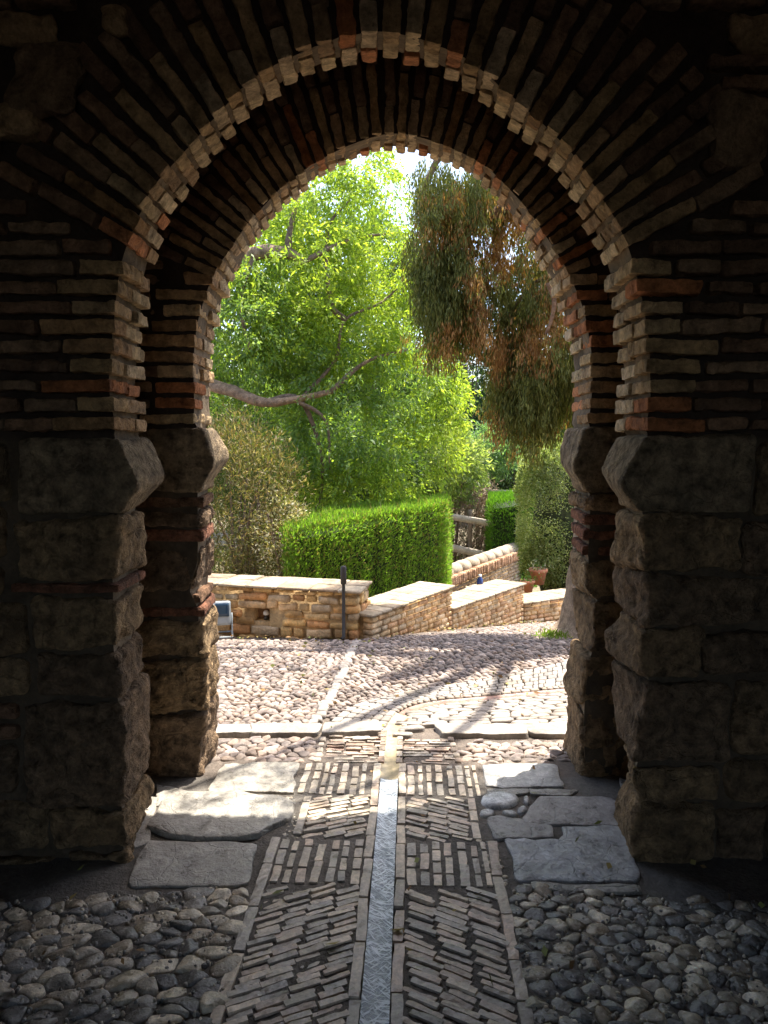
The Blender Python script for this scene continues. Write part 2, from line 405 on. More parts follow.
    # ---- piers and imposts
    for side, blocks in ((-1, blocksL), (1, blocksR)):
        pier = MB()
        def warp_for(nom):
            def wp(p):
                t = np.clip((p[:, 1] - Y0) / T, 0, 1)
                e = edge(side, p[:, 2], t)
                dist = (p[:, 0] - nom) * side
                wgt = np.clip(1 - dist / .3, 0, 1); wgt = wgt * wgt * (3 - 2 * wgt)
                q = p.copy(); q[:, 0] += (e - nom) * wgt; return q
            return wp
        for (xa, ya, xb, yb, kind) in blocks:
            p, q = W(xa, ya, Y0), W(xb, yb, Y0)
            x0, x1 = sorted((p[0], q[0])); z1, z0 = p[2], q[2]
            inner = (x1 if side < 0 else x0); reaches = kind.isupper()
            k = kind.lower()
            z0 += .003; z1 -= .003
            if reaches:
                zm = (z0 + z1) / 2
                nom = float(edge(side, zm, .5)); outer = x0 if side < 0 else x1
                xc = (nom + outer) / 2; sx = abs(nom - outer)
                w = warp_for(nom)
                if k == 'i':
                    ib = MB(); block(ib, (xc, Y0 + T / 2, (z0 + z1) / 2), (sx, T, z1 - z0), None, r=.018, amp=.012, freq=14, res=.012, col=(.38, .28, .17), warp=w, skew=0, low=.012)
                    ib.build('impost', M_stone, root)
                elif k == 'b':
                    col = bc([(.30, .13, .075), (.27, .15, .085)])
                    block(pier, (xc, Y0 + T / 2, (z0 + z1) / 2), (sx, T * rng.uniform(.9, 1), z1 - z0), None, r=.01, amp=.008, freq=20, res=.016, col=col, warp=w, skew=0)
                else:
                    block(pier, (xc, Y0 + T / 2 + rng.uniform(-.01, .01), (z0 + z1) / 2), (sx, T, z1 - z0), None, r=.022, amp=.026, freq=11, res=.012, col=bc(STN), warp=w, skew=.02, low=.03)
            else:
                cx = (x0 + x1) / 2
                if k == 'b': block(pier, (cx, Y0 + .06, (z0 + z1) / 2), (x1 - x0, .12, z1 - z0), None, r=.01, amp=.008, freq=20, res=.018, col=bc([(.36, .14, .09), (.30, .17, .10)]))
                else: block(pier, (cx, Y0 + .07 + rng.uniform(-.015, .015), (z0 + z1) / 2), (x1 - x0, .16, z1 - z0), None, r=.035, amp=.022, freq=10, res=.016, col=bc(STN), skew=.03, low=.02)
        pier.build('pier', M_stone, root, smooth=False)
    settle(root, (0, Y0 + T / 2, 0))
    return root

STONES = {}
p = W(42, 72, 2.6); STONES['inner_gate_arch'] = [(p[0], p[2], .13, .15)]
for (x, y, a_, b_) in ((8, 118, .1, .08), (20, 25, .12, .05), (745, 130, .1, .12), (112, 15, .05, .08), (762, 30, .1, .06)):
    p = W(x, y, 2.6); STONES['inner_gate_arch'].append((p[0], p[2], a_, b_))

arc1 = [(117, 430), (111, 400), (110, 367), (115, 313), (121, 267), (133, 228), (150, 192), (172, 165), (192, 142), (218, 112), (247, 82), (280, 60), (315, 45), (350, 34), (390, 30), (449, 48), (480, 68), (509, 93), (545, 125), (574, 155), (604, 200), (625, 240), (637, 277), (645, 317), (649, 360), (649, 400), (644, 432)]
LF1 = [(117, 425), (118, 440), (137, 478), (138, 490), (120, 517), (118, 540), (118, 580), (118, 640), (123, 707), (125, 790), (127, 820), (130, 882), (130, 900)]
LB1 = [(146, 420), (146, 432), (166, 474), (165, 482), (143, 503), (145, 530), (146, 560), (149, 580), (143, 610), (142, 650), (151, 680), (152, 740), (151, 775), (153, 800), (146, 826), (150, 850)]
RF1 = [(645, 425), (644, 435), (619, 483), (622, 492), (639, 513), (641, 540), (642, 570), (653, 612), (641, 632), (639, 676), (645, 684), (640, 745), (628, 780), (637, 797), (630, 840), (634, 868), (632, 900)]
RB1 = [(619, 424), (619, 430), (599, 468), (600, 474), (617, 498), (617, 537), (616, 570), (613, 600), (620, 615), (606, 632), (606, 660), (612, 676), (612, 710), (616, 730), (626, 747), (625, 775), (619, 800), (610, 835), (616, 860)]
bL1 = [(14, 437, 120, 515, 'I'), (-60, 440, 8, 500, 's'), (10, 521, 118, 580, 'S'), (-60, 508, 4, 560, 's'), (8, 584, 118, 595, 'B'), (-60, 565, 2, 600, 's'),
       (30, 598, 120, 651, 'S'), (-60, 604, 24, 655, 's'), (34, 655, 120, 699, 'S'), (-60, 660, 28, 700, 's'), (22, 703, 125, 808, 'S'), (-60, 706, 16, 722, 'b'), (-60, 727, 16, 742, 'b'), (-60, 748, 16, 800, 's'),
       (50, 812, 128, 850, 'S'), (-60, 806, 46, 856, 's'), (64, 853, 130, 884, 'S'), (-60, 858, 60, 886, 's')]
bR1 = [(644, 435, 752, 514, 'I'), (758, 440, 830, 520, 's'), (640, 518, 740, 572, 'S'), (746, 525, 830, 575, 's'), (650, 576, 830, 626, 'S'), (640, 630, 699, 678, 'S'), (703, 632, 830, 676, 's'),
       (640, 682, 730, 762, 'S'), (736, 680, 830, 757, 's'), (632, 766, 721, 806, 'S'), (730, 762, 830, 804, 's'), (635, 809, 715, 866, 'S'), (719, 809, 766, 866, 's'), (770, 808, 830, 866, 's'), (634, 868, 760, 889, 'S'), (764, 870, 830, 888, 's')]
build_gate('inner_gate_arch', 'dark brick horseshoe arch nearest the viewer, on big rough stone piers', 2.6, .34, arc1, LF1, LB1, RF1, RB1, (380, 372), 1.47, 3.75, 434, bL1, bR1, 2.0, 3.75, 26, 1.55)

arc2 = [(195, 427), (194, 387), (194, 360), (198, 323), (207, 292), (217, 268), (230, 250), (243, 230), (275, 194), (300, 174), (325, 157), (355, 143), (386, 134), (415, 136), (463, 153), (492, 172), (526, 208), (552, 246), (572, 281), (584, 313), (591, 350), (592, 387), (587, 428)]
LF2 = [(201, 420), (202, 427), (215, 460), (214, 468), (203, 487), (204, 537), (204, 560), (195, 590), (205, 612), (203, 640), (206, 660), (207, 700), (204, 750), (200, 785), (200, 810)]
LB2 = [(208, 415), (210, 421), (228, 450), (228, 460), (214, 480), (214, 520), (217, 560), (215, 575), (214, 590), (218, 610), (217, 640), (218, 673), (217, 700), (218, 735), (214, 760), (208, 775)]
RF2 = [(585, 420), (584, 427), (573, 464), (573, 471), (584, 490), (584, 530), (582, 553), (585, 587), (592, 600), (590, 640), (584, 660), (580, 690), (578, 730), (580, 770), (582, 810)]
RB2 = [(567, 418), (567, 424), (559, 450), (560, 462), (570, 480), (570, 520), (572, 553), (569, 580), (574, 597), (575, 633), (572, 656), (565, 690), (564, 740), (562, 765), (565, 780)]
bL2 = [(120, 427, 200, 493, 'I'), (120, 497, 203, 509, 'B'), (120, 512, 204, 526, 'S'), (120, 529, 204, 543, 'B'), (120, 547, 204, 592, 'S'), (120, 595, 200, 605, 'B'), (120, 607, 205, 618, 'B'),
       (120, 621, 204, 658, 'S'), (120, 660, 205, 712, 'S'), (120, 714, 204, 790, 'S')]
bR2 = [(584, 427, 680, 493, 'I'), (584, 496, 680, 512, 'S'), (584, 514, 680, 526, 'B'), (584, 529, 680, 542, 'B'), (584, 545, 680, 557, 'B'), (582, 560, 680, 598, 'S'), (584, 601, 680, 655, 'S'), (582, 658, 680, 708, 'S'), (580, 711, 680, 792, 'S')]
build_gate('outer_gate_arch', 'further brick horseshoe arch with sunlit rim, framing the garden, on golden brown stone piers', 3.3, .34, arc2, LF2, LB2, RF2, RB2, (388, 350), 1.45, 3.35, 426, bL2, bR2, 4.5, 4.4, 22, 1.35)

# ------------------------------------------------------------------ the passage around the camera
room = thing('gate_passage', 'dim plastered brick passage that encloses the cobbled floor on this side of the arches', 'passage')
mb = MB()
def pbox(mb, x0, x1, y0, y1, z0, z1, col): block(mb, ((x0 + x1) / 2, (y0 + y1) / 2, (z0 + z1) / 2), (x1 - x0, y1 - y0, z1 - z0), None, r=.01, amp=.01, freq=4, res=.25, col=col, skew=0)
for s in (-1, 1):
    w_ = MB(); xs = sorted((s * 1.95, s * 2.3)); pbox(w_, xs[0], xs[1], -4, 3.32, -.1, 3.85, (.16, .11, .075)); w_.build('side_wall', M_mortar, room)
w_ = MB(); pbox(w_, -2.3, 2.3, -4.3, 3.4, 3.7, 4.1, (.16, .11, .075)); w_.build('ceiling', M_mortar, room)
w_ = MB()
for q_ in ((-1.95, -1.3, -.1, 3.7), (1.3, 1.95, -.1, 3.7), (-1.3, 1.3, 3.15, 3.7)): pbox(w_, q_[0], q_[1], -4.3, -4, q_[2], q_[3], (.2, .14, .09))
w_.build('back_wall', M_mortar, room)
for s in (-1, 1):
    w_ = MB(); xs = sorted((s * 1.3, s * 1.94)); pbox(w_, xs[0], xs[1], 2.93, 3.31, -.1, 3.8, (.26, .2, .14)); w_.build('recess_wall', M_mortar, room)
settle(room, (0, -.5, 0))

# path frame
pdir = np.array([26 / F, 1.0]); pdir /= np.linalg.norm(pdir); pn = np.array([pdir[1], -pdir[0]])
org = G(375, 1010)
def uv(px, py): g_ = G(px, py) - org; return g_ @ pn, g_ @ pdir
# ------------------------------------------------------------------ ground sheet
def grid_axis(a, b, fine0, fine1, nf, nc): return np.unique(np.concatenate([np.linspace(a, fine0, nc), np.linspace(fine0, fine1, nf), np.linspace(fine1, b, nc)]))
gx = grid_axis(-80, 80, -2.5, 4, 420, 25); gy = grid_axis(-10, 140, 1.2, 9, 260, 25)
X, Y = np.meshgrid(gx, gy)
Z = -.015 + .010 * np.clip((3.6 - Y) / .1, 0, 1) + drop(Y) + fbm(np.c_[X.ravel(), Y.ravel(), np.zeros(X.size)] * 6, 3).reshape(X.shape) * .004
_u = (X - org[0]) * pn[0] + (Y - org[1]) * pn[1]; Z = Z - .022 * np.clip((.066 - np.abs(_u)) / .012, 0, 1) * (Y < 4)
far = np.clip((Y - 9) / 4, 0, 1) * fbm(np.c_[X.ravel(), Y.ravel(), np.zeros(X.size)] * .3, 3).reshape(X.shape) * .3; Z = Z + far
mb = MB(); nx = len(gx); ny = len(gy)
ii, jj = np.meshgrid(np.arange(nx - 1), np.arange(ny - 1)); a = (jj * nx + ii).ravel()
colg = np.where((Y < 8.8)[..., None], (.13, .105, .085), (.16, .13, .08)).reshape(-1, 3)
colg[(Y < 3.3).ravel()] = (.13, .115, .098)
mb.add(np.c_[X.ravel(), Y.ravel(), Z.ravel()], [np.c_[a, a + 1, a + nx + 1, a + nx]], colg)
struct(mb.build('ground', M_soil))

# ------------------------------------------------------------------ stones from polygons
def resample(P, M):
    Q = np.vstack([P, P[:1]]); s = np.r_[0, np.cumsum(np.linalg.norm(np.diff(Q, axis=0), axis=1))]
    t = np.linspace(0, s[-1], M, endpoint=False)
    return np.c_[np.interp(t, s, Q[:, 0]), np.interp(t, s, Q[:, 1])]
def chaikin(P, k):
    for _ in range(k):
        N_ = np.roll(P, -1, 0); P = np.stack([.75 * P + .25 * N_, .25 * P + .75 * N_], 1).reshape(-1, 2)
    return P
def pebble(mb, poly, h, col, M=14, prof=None, z0=0.0, amp=.1, ck=2, rough=0.0, tilt=.05, base=None, facets=False):
    P = resample(chaikin(np.asarray(poly, float), ck), M); c = P.mean(0)
    prof = prof or [(1.0, -.9), (1.01, -.1), (.95, .5), (.84, .8), (.6, .95), (.3, 1.0)]
    tx, ty = rng.uniform(-tilt, tilt, 2); V = []
    o = rng.uniform(0, 40, 3)
    for s, z in prof:
        q = c + (P - c) * s
        zz = z * h + (q - c) @ np.array([tx, ty])
        V.append(np.c_[q, zz])
    V.append(np.array([[c[0], c[1], prof[-1][1] * h * 1.01]])); V = np.concatenate(V)
    sz = np.ptp(P, axis=0).mean()
    d = fbm((V + o) * (2.2 / sz), 3)
    V[:, 2] += d * amp * h
    if facets:
        for _ in range(4):
            a_ = rng.uniform(0, 6.28); sl_ = rng.uniform(.15, .9) * h / (sz * .5)
            V[:, 2] = np.minimum(V[:, 2], h * rng.uniform(.75, 1.05) + ((V[:, 0] - c[0]) * math.cos(a_) + (V[:, 1] - c[1]) * math.sin(a_)) * sl_)
    V[:, :2] += (V[:, :2] - c) * (fbm((V + o + 7) * (2.5 / sz), 2) * .16)[:, None]
    if rough: V[:, 2] += fbm((V + o) * 24, 3) * rough
    V[:, 2] += z0 + (drop(V[:, 1]) if base is None else base)
    n = len(prof); f = [(i * M + k, i * M + (k + 1) % M, (i + 1) * M + (k + 1) % M, (i + 1) * M + k) for i in range(n - 1) for k in range(M)]
    t = [((n - 1) * M + k, (n - 1) * M + (k + 1) % M, n * M) for k in range(M)]
    mb.add(V, [np.array(f), np.array(t)], col)

def inpoly(p, poly):
    x, y = p; r = False; n = len(poly); j = n - 1
    for i in range(n):
        xi, yi = poly[i]; xj, yj = poly[j]
        if (yi > y) != (yj > y) and x < (xj - xi) * (y - yi) / (yj - yi) + xi: r = not r
        j = i
    return r
def clip(poly, m, n):
    out = []; L = len(poly)
    d = [(q[0] - m[0]) * n[0] + (q[1] - m[1]) * n[1] for q in poly]
    for i in range(L):
        a, b = poly[i], poly[(i + 1) % L]; da, db = d[i], d[(i + 1) % L]
        if da <= 0: out.append(a)
        if (da < 0 < db) or (db < 0 < da):
            t = da / (da - db); out.append((a[0] + (b[0] - a[0]) * t, a[1] + (b[1] - a[1]) * t))
    return out
def voronoi(regions, sx, sy, ang, jitter=.42, holes=(), thin=0.0):
    """cells (world polygons) whose seed lies in one of the regions; clipped to the convex bound if given"""
    ca, sa = math.cos(ang), math.sin(ang)
    def loc(p): return ((p[0] * ca + p[1] * sa) / sx, (-p[0] * sa + p[1] * ca) / sy)
    def wor(q): x, y = q[0] * sx, q[1] * sy; return (x * ca - y * sa, x * sa + y * ca)
    allp = np.array([loc(p) for r in regions for p in r])
    i0, j0 = np.floor(allp.min(0)).astype(int) - 2; i1, j1 = np.ceil(allp.max(0)).astype(int) + 2
    S = {}
    for i in range(i0, i1 + 1):
        for j in range(j0, j1 + 1):
            S[(i, j)] = (i + (.5 if j % 2 else 0) + rng.uniform(-jitter, jitter), j + rng.uniform(-jitter, jitter))
    out = []
    for key in list(S):
        if rng.uniform() < thin: del S[key]
    for (i, j), s in S.items():
        w = wor(s)
        if not any(inpoly(w, r) for r in regions) or any(inpoly(w, r) for r in holes): continue
        poly = [(s[0] - 1.4, s[1] - 1.4), (s[0] + 1.4, s[1] - 1.4), (s[0] + 1.4, s[1] + 1.4), (s[0] - 1.4, s[1] + 1.4)]
        for di in range(-2, 3):
            for dj in range(-2, 3):
                if di or dj:
                    t = S.get((i + di, j + dj))
                    if t is None: continue
                    poly = clip(poly, ((s[0] + t[0]) / 2, (s[1] + t[1]) / 2), (t[0] - s[0], t[1] - s[1]))
        if len(poly) >= 3: out.append(np.array([wor(q) for q in poly]))
    return out

# ------------------------------------------------------------------ floor inside the gate
CC = [(0.291, 0.26, 0.211), (0.19, 0.177, 0.153), (0.403, 0.343, 0.261), (0.515, 0.437, 0.315), (0.157, 0.146, 0.131), (0.336, 0.27, 0.189), (0.235, 0.213, 0.18), (0.672, 0.572, 0.423), (0.134, 0.125, 0.113)]
def gp(*pts): return [tuple(G(x, y)) for x, y in pts]
def cobbles(name, regions, sx, sy, ang, h, pal, mat, M=14, gap=.97, hv=.3, holes=(), size_var=.04, z0=-.010, prof=None, thin=0.0):
    mb = MB()
    for c in voronoi(regions, sx, sy, ang, holes=holes, thin=thin):
        ctr = c.mean(0); k = gap * rng.uniform(1 - size_var, 1.02)
        pebble(mb, ctr + (c - ctr) * k, h * rng.uniform(1 - hv, 1 + hv * .6), bc(pal, .25), M=M, amp=.45, z0=z0, tilt=.16, prof=prof, ck=1, rough=.005, facets=True)
    return struct(mb.build(name, mat))
leftnear = gp((-60, 905), (130, 893), (246, 885), (222, 1000), (212, 1060), (190, 1200), (-300, 1200))
cobbles('foreground_cobblestones', [leftnear], .076, .05, .1, .022, CC, M_cobble, M=20, thin=.12, gap=1.0)
rightnear = gp((512, 886), (640, 896), (830, 905), (1000, 1200), (590, 1200), (538, 1045), (527, 985))
cobbles('foreground_cobblestones', [rightnear], .062, .047, -.05, .022, CC, M_cobble, M=20, thin=.1, gap=1.0)

def P2(u, v): return org + pn * u + pdir * v
pang = math.atan2(pn[1], pn[0])
def pave(mb, u, v, lu, lv, rot=0, h=.03, col=None, z=0.0, amp=.002, r=.0025, res=.013, pal=None):
    c = P2(u, v); a = pang + rot; R = np.array([[math.cos(a), -math.sin(a), 0], [math.sin(a), math.cos(a), 0], [0, 0, 1]])
    block(mb, (c[0], c[1], z + drop(c[1]) - h / 2 + rng.uniform(-.003, .003)), (lu, lv, h), R, r=r, amp=amp * 1.2, freq=42, res=res, col=bc(pal or PV, .22) if col is None else col, skew=.035)
PV = [(0.499, 0.414, 0.319), (0.438, 0.373, 0.301), (0.559, 0.455, 0.342), (0.378, 0.331, 0.271), (0.499, 0.386, 0.295)]
ch = .032                                     # half width of the channel
v_of = lambda y: uv(384, y)[1]
vA, vB, vC, vD, vE, vF = v_of(1230), v_of(886), v_of(840), v_of(796), v_of(763), v_of(737)
pv = MB()
def kerb(u, va, vb, w=.032, L=.2, u2=None, pal=None, mb_=None, z=.004):
    v = va
    while v < vb - .02:
        l = min(L * rng.uniform(.7, 1.25), vb - v); t = (v - va) / (vb - va)
        uu = u if u2 is None else u + (u2 - u) * t
        pave(mb_ or pv, uu, v + l / 2, w, l - .008, h=.035, z=z, amp=.004, pal=pal); v += l
uL0 = uv(222, 1000)[0]; uR0 = uv(523, 1000)[0]
uL2 = uv(302, 818)[0]; uR2 = uv(474, 818)[0]
uLr = uv(283, 860)[0]; uRr = uv(497, 860)[0]
kerb(-ch - .028, vA, vE); kerb(ch + .028, vA, vE)
kerb(uL0, vA, vC, w=.036); kerb(uR0, vA, vC + .0, w=.036)
kerb(uL2, vC + .02, vD - .01, L=.3); kerb(uR2, vC + .02, vD - .01, L=.12)
def diag(ua, ub, va, vb, ang, w=.023, L=.105):
    """slanting rows of thin bricks laid on edge, in columns"""
    cols = max(1, round((ub - ua) / (L * math.cos(ang) * .98))); cw = (ub - ua) / cols
    for k in range(cols):
        v = va - .05 + rng.uniform(0, .02)
        while v < vb + .05:
            l = min(L, cw / math.cos(ang)) * rng.uniform(.8, 1.14)
            u = ua + (k + .5) * cw + rng.uniform(-.012, .012)
            # keep inside
            e = abs(math.sin(ang)) * l / 2
            if v - e > va - .012 and v + e < vb + .012:
                pave(pv, u, v, l, w * rng.uniform(.7, 1.1), rot=ang, z=.002 + rng.uniform(-.004, .004), amp=.004)
            v += w + .005 + rng.uniform(0, .004)
m_ = .05
diag(uL0 + .022, -ch - m_, vA, vB - .005, .48); diag(ch + m_, uR0 - .022, vA, vB - .005, -.48)
diag(uL2 + .02, -ch - m_, vC + .012, vD - .008, .42); diag(ch + m_, uR2 - .02, vC + .012, vD - .008, -.42)
def upright(ua, ub, va, vb, w=.03):
    u = ua; 
    while u < ub - .02:
        ww = min(w * rng.uniform(.85, 1.3), ub - u); v = va + rng.uniform(0, .01)
        while v < vb - .03:
            l = min(rng.uniform(.07, .15), vb - v)
            pave(pv, u + ww / 2, v + l / 2, ww - .005, l - .01, rot=rng.uniform(-.04, .04), z=.001, amp=.004); v += l
        u += ww + rng.uniform(.006, .02)
upright(uL0 + .022, -ch - m_, vB + .005, vC + .0); upright(ch + m_, uR0 - .022, vB + .005, vC + .0)
upright(uv(301, 778)[0], -ch - m_, vD + .005, vE - .008); upright(ch + m_, uv(478, 778)[0], vD + .005, vE - .008)
# outside, thin bricks laid across
def across(ua, ub, va, vb, mb_, pal, w=.022):
    v = va
    while v < vb - .01:
        ww = w * rng.uniform(.7, 1.4); u = ua + rng.uniform(-.01, .01)
        while u < ub - .03:
            l = min(rng.uniform(.05, .15), ub - u)
            pave(mb_, u + l / 2, v + ww / 2, l - .008, ww - .002, rot=rng.uniform(-.05, .05), z=rng.uniform(-.008, .002), amp=.004, pal=pal); u += l
        v += ww + .008
PO = [(0.323, 0.271, 0.218), (0.281, 0.221, 0.172), (0.357, 0.303, 0.25), (0.238, 0.18, 0.14), (0.315, 0.213, 0.156)]
across(uv(326, 750)[0], -ch - .02, vE + .005, vF, pv, PO); across(ch + .03, uv(455, 750)[0], vE + .005, vF, pv, PO)
kerb(-ch - .012, vE, v_of(728), w=.03, L=.06, mb_=pv, pal=PO); kerb(ch + .012, vE, v_of(736), w=.03, L=.06, mb_=pv, pal=PO)
struct(pv.build('brick_path', M_paver, smooth=False))

gr = MB()
for reg_, n_ in ((leftnear, 1300), (rightnear, 1300)):
    R__ = np.array(reg_); k = 0
    while k < n_:
        c = np.array([rng.uniform(-1.6, 1.6), rng.uniform(1.2, 2.75)])
        if not inpoly(c, reg_): continue
        k += 1; r_ = rng.uniform(.004, .011); th = np.linspace(0, 2 * np.pi, 6, endpoint=False) + rng.uniform(0, 1)
        pebble(gr, np.c_[c[0] + np.cos(th) * r_ * rng.uniform(.7, 1.3), c[1] + np.sin(th) * r_], .009, bc(CC, .3), M=6, z0=-.005, prof=[(1, -.9), (1, .2), (.6, 1.0)])
struct(gr.build('joint_grit', M_cobble))
# channel (shallow gutter down the middle of the path)
def ribbon(name, pts, w, z, mat, col, amp=0.0, zf=True, sub=1):
    mb = MB(); pts = np.asarray(pts); n = len(pts); V = []
    K = 5
    for i in range(n):
        t = pts[min(i + 1, n - 1)] - pts[max(i - 1, 0)]; t /= np.linalg.norm(t); nn = np.array([t[1], -t[0]])
        for k in range(K):
            s = (k / (K - 1) * 2 - 1); q = pts[i] + nn * w * s
            V.append((q[0], q[1], z + drop(q[1]) - .008 * (1 - s * s)))
    f = [(i * K + k, i * K + k + 1, (i + 1) * K + k + 1, (i + 1) * K + k) for i in range(n - 1) for k in range(K - 1)]
    mb.add(V, [np.array(f)], col); return struct(mb.build(name, mat))
def channel_mat():
    m, nt, N, L = new_mat('hatched_channel_sky_glint')
    out = N.new('ShaderNodeOutputMaterial'); b = N.new('ShaderNodeBsdfPrincipled'); L.new(b.outputs[0], out.inputs[0])
    g = N.new('ShaderNodeNewGeometry'); hs = None
    for rot, s in ((.6, 15), (-.8, 18), (1.2, 14)):
        mp = N.new('ShaderNodeMapping'); mp.vector_type = 'TEXTURE'; mp.inputs['Rotation'].default_value = (0, 0, rot); mp.inputs['Scale'].default_value = (.12, .9, 1)
        L.new(g.outputs['Position'], mp.inputs['Vector'])
        n = N.new('ShaderNodeTexNoise'); n.inputs['Scale'].default_value = s; n.inputs['Detail'].default_value = 2; n.inputs['Distortion'].default_value = .3; L.new(mp.outputs[0], n.inputs['Vector'])
        if hs is None: hs = n.outputs['Fac']
        else:
            mx = N.new('ShaderNodeMath'); mx.operation = 'MAXIMUM'; L.new(hs, mx.inputs[0]); L.new(n.outputs['Fac'], mx.inputs[1]); hs = mx.outputs[0]
    r = N.new('ShaderNodeMapRange'); r.inputs[1].default_value = .5; r.inputs[2].default_value = .64; L.new(hs, r.inputs[0])
    mc = N.new('ShaderNodeMix'); mc.data_type = 'RGBA'; mc.inputs[6].default_value = (.2, .235, .27, 1); mc.inputs[7].default_value = (.8, .86, .9, 1); L.new(r.outputs[0], mc.inputs[0]); L.new(mc.outputs[2], b.inputs['Base Color'])  # blue-white hatch holds the sky glints in its base colour
    bp = N.new('ShaderNodeBump'); bp.inputs['Strength'].default_value = .45; bp.inputs['Distance'].default_value = .006; L.new(r.outputs[0], bp.inputs['Height']); L.new(bp.outputs[0], b.inputs['Normal'])
    b.inputs['Roughness'].default_value = .42; b.inputs['Specular IOR Level'].default_value = .9
    return m
v_end_in = v_of(778)
ribbon('drain_channel', [P2(0, v) for v in np.linspace(vA - .3, v_end_in, 60)], ch + .008, -.001, channel_mat(), (.3, .33, .36))
M_sand = stone_mat('wet_sand_channel', rough=.35, scale=5, contrast=.25, fine=40, bump=.15, bdist=.004, spec=.5)
gut = [P2(0, v) for v in np.linspace(v_end_in + .002, v_of(737), 8)]
curve = [G(391, 732), G(396, 722), G(405, 712.5), G(420, 706), G(445, 701.5), G(480, 698.5), G(520, 694.5), G(560, 690.5), G(620, 685), G(700, 678)]
gsm = spline([gut[-1]] + curve, 8)
ribbon('sandy_gutter', np.vstack([gut[:-1], gsm[:24]]), .045, -.001, M_sand, (.36, .29, .18))
M_gutred = M_paver
ribbon('brick_gutter', gsm[23:], .03, -.002, M_gutred, (.24, .13, .09))

# flagstones
fl = MB()
FLP = [(1.04, -1.0), (1.04, .6), (1.036, .9), (1.02, 1.0), (.85, 1.0), (.65, 1.0), (.4, 1.0), (.18, 1.0)]
def flag(pts, col, h=.016, z0=-.01, rough=.005, M=56, mb_=None):
    P = np.array(gp(*pts)); P = resample(P, 40); P = P + np.c_[fbm(np.c_[P, np.zeros(40)] * 16, 3), fbm(np.c_[P, np.ones(40)] * 16, 3, 5)] * .012
    pebble(mb_ or fl, P, h, col, M=M, prof=FLP, z0=z0, amp=.05, ck=0, rough=rough, tilt=.006)
FG = [(0.342, 0.311, 0.263), (0.319, 0.296, 0.259), (0.308, 0.28, 0.24)]
flag([(222, 764), (296, 764), (290, 793), (209, 791)], FG[0])
flag([(186, 796), (240, 795), (287, 801), (284, 823), (258, 838), (176, 840), (150, 826), (158, 806)], FG[1], h=.028, rough=.01)
flag([(150, 842), (262, 842), (248, 866), (242, 884), (130, 888), (136, 866)], FG[1])
flag([(120, 800), (155, 800), (150, 842), (118, 850)], FG[2])
flag([(160, 786), (208, 796), (180, 800), (156, 806)], FG[2], h=.015)
flag([(481, 765), (556, 765), (562, 787), (485, 787)], (.40, .385, .36))
flag([(487, 790), (526, 790), (527, 795), (488, 795)], FG[2]); flag([(530, 790), (578, 791), (570, 796), (531, 795)], FG[2])
flag([(540, 798), (612, 799), (626, 828), (520, 822)], (.30, .27, .25))
flag([(492, 818), (552, 823), (556, 838), (492, 840)], (.30, .28, .26), rough=.01)
flag([(562, 827), (628, 831), (640, 884), (606, 884), (560, 842)], (.32, .31, .30))
flag([(506, 841), (556, 840), (600, 866), (606, 882), (517, 880)], (.36, .36, .36), rough=.014)
flag([(620, 780), (670, 800), (660, 850), (630, 828)], (.28, .25, .22))
flag([(560, 893), (534, 884), (640, 886), (640, 893)], FG[2], h=.015)
flag([(535, 884), (640, 887), (642, 894), (536, 891)], FG[2])
struct(fl.build('flagstone_paving', M_flag))
ps = MB()
for pts, col, h in (([(478, 802), (488, 795), (512, 794), (522, 800), (514, 809), (490, 810)], (.56, .56, .55), .03), ([(480, 811), (490, 809), (497, 813), (490, 818), (480, 817)], (.42, .41, .40), .02),
                    ([(499, 812), (512, 811), (520, 815), (512, 818)], (.42, .41, .38), .02), ([(515, 810), (525, 806), (528, 812), (520, 816)], (.42, .4, .38), .02), ([(523, 797), (529, 796), (530, 805), (523, 804)], (.36, .34, .32), .02)):
    pebble(ps, np.array(gp(*pts)), h, col, M=20, z0=-.008, amp=.1, tilt=.01)
for k in range(60):
    x = rng.uniform(284, 298); y = rng.uniform(796, 838); c = G(x, y); r_ = rng.uniform(.008, .018)
    th = np.linspace(0, 2 * np.pi, 7, endpoint=False); pebble(ps, np.c_[c[0] + np.cos(th) * r_, c[1] + np.sin(th) * r_ * .8], .012, bc(CC), M=8, z0=-.016)
for k in range(40):
    x = rng.uniform(470, 503); y = rng.uniform(838, 884); x = 480 + (y - 838) * .3 + rng.uniform(-4, 14); c = G(x, y); r_ = rng.uniform(.008, .02)
    th = np.linspace(0, 2 * np.pi, 7, endpoint=False); pebble(ps, np.c_[c[0] + np.cos(th) * r_, c[1] + np.sin(th) * r_ * .8], .014, bc(CC), M=8, z0=-.016)
struct(ps.build('threshold_pebbles', M_cobble))

# ------------------------------------------------------------------ paving outside the gate
CO = [(0.239, 0.191, 0.159), (0.197, 0.158, 0.139), (0.283, 0.225, 0.187), (0.167, 0.137, 0.119), (0.247, 0.184, 0.144), (0.313, 0.254, 0.217)]
cobbles('threshold_cobblestones', [gp((205, 737), (322, 737), (316, 761), (200, 761))], .062, .05, .1, .02, CO, M_cobble_out, M=14)
cobbles('threshold_cobblestones', [gp((462, 741), (600, 741), (620, 762), (466, 762))], .06, .042, 0, .02, CO, M_cobble_out, M=14)
kb = MB()
for t in np.linspace(0, 1, 5):
    for xa, xb in ((317, 323), (451, 458)):
        c = G(xa + (xb - xa) * .5 + (7 if xa > 400 else -5) * (t - .5) * (1 if xa > 400 else 1), 739 + 21 * t); block(kb, (c[0], c[1], -.01), (.035, .05, .03), None, r=.008, amp=.004, res=.012, col=bc(PO))
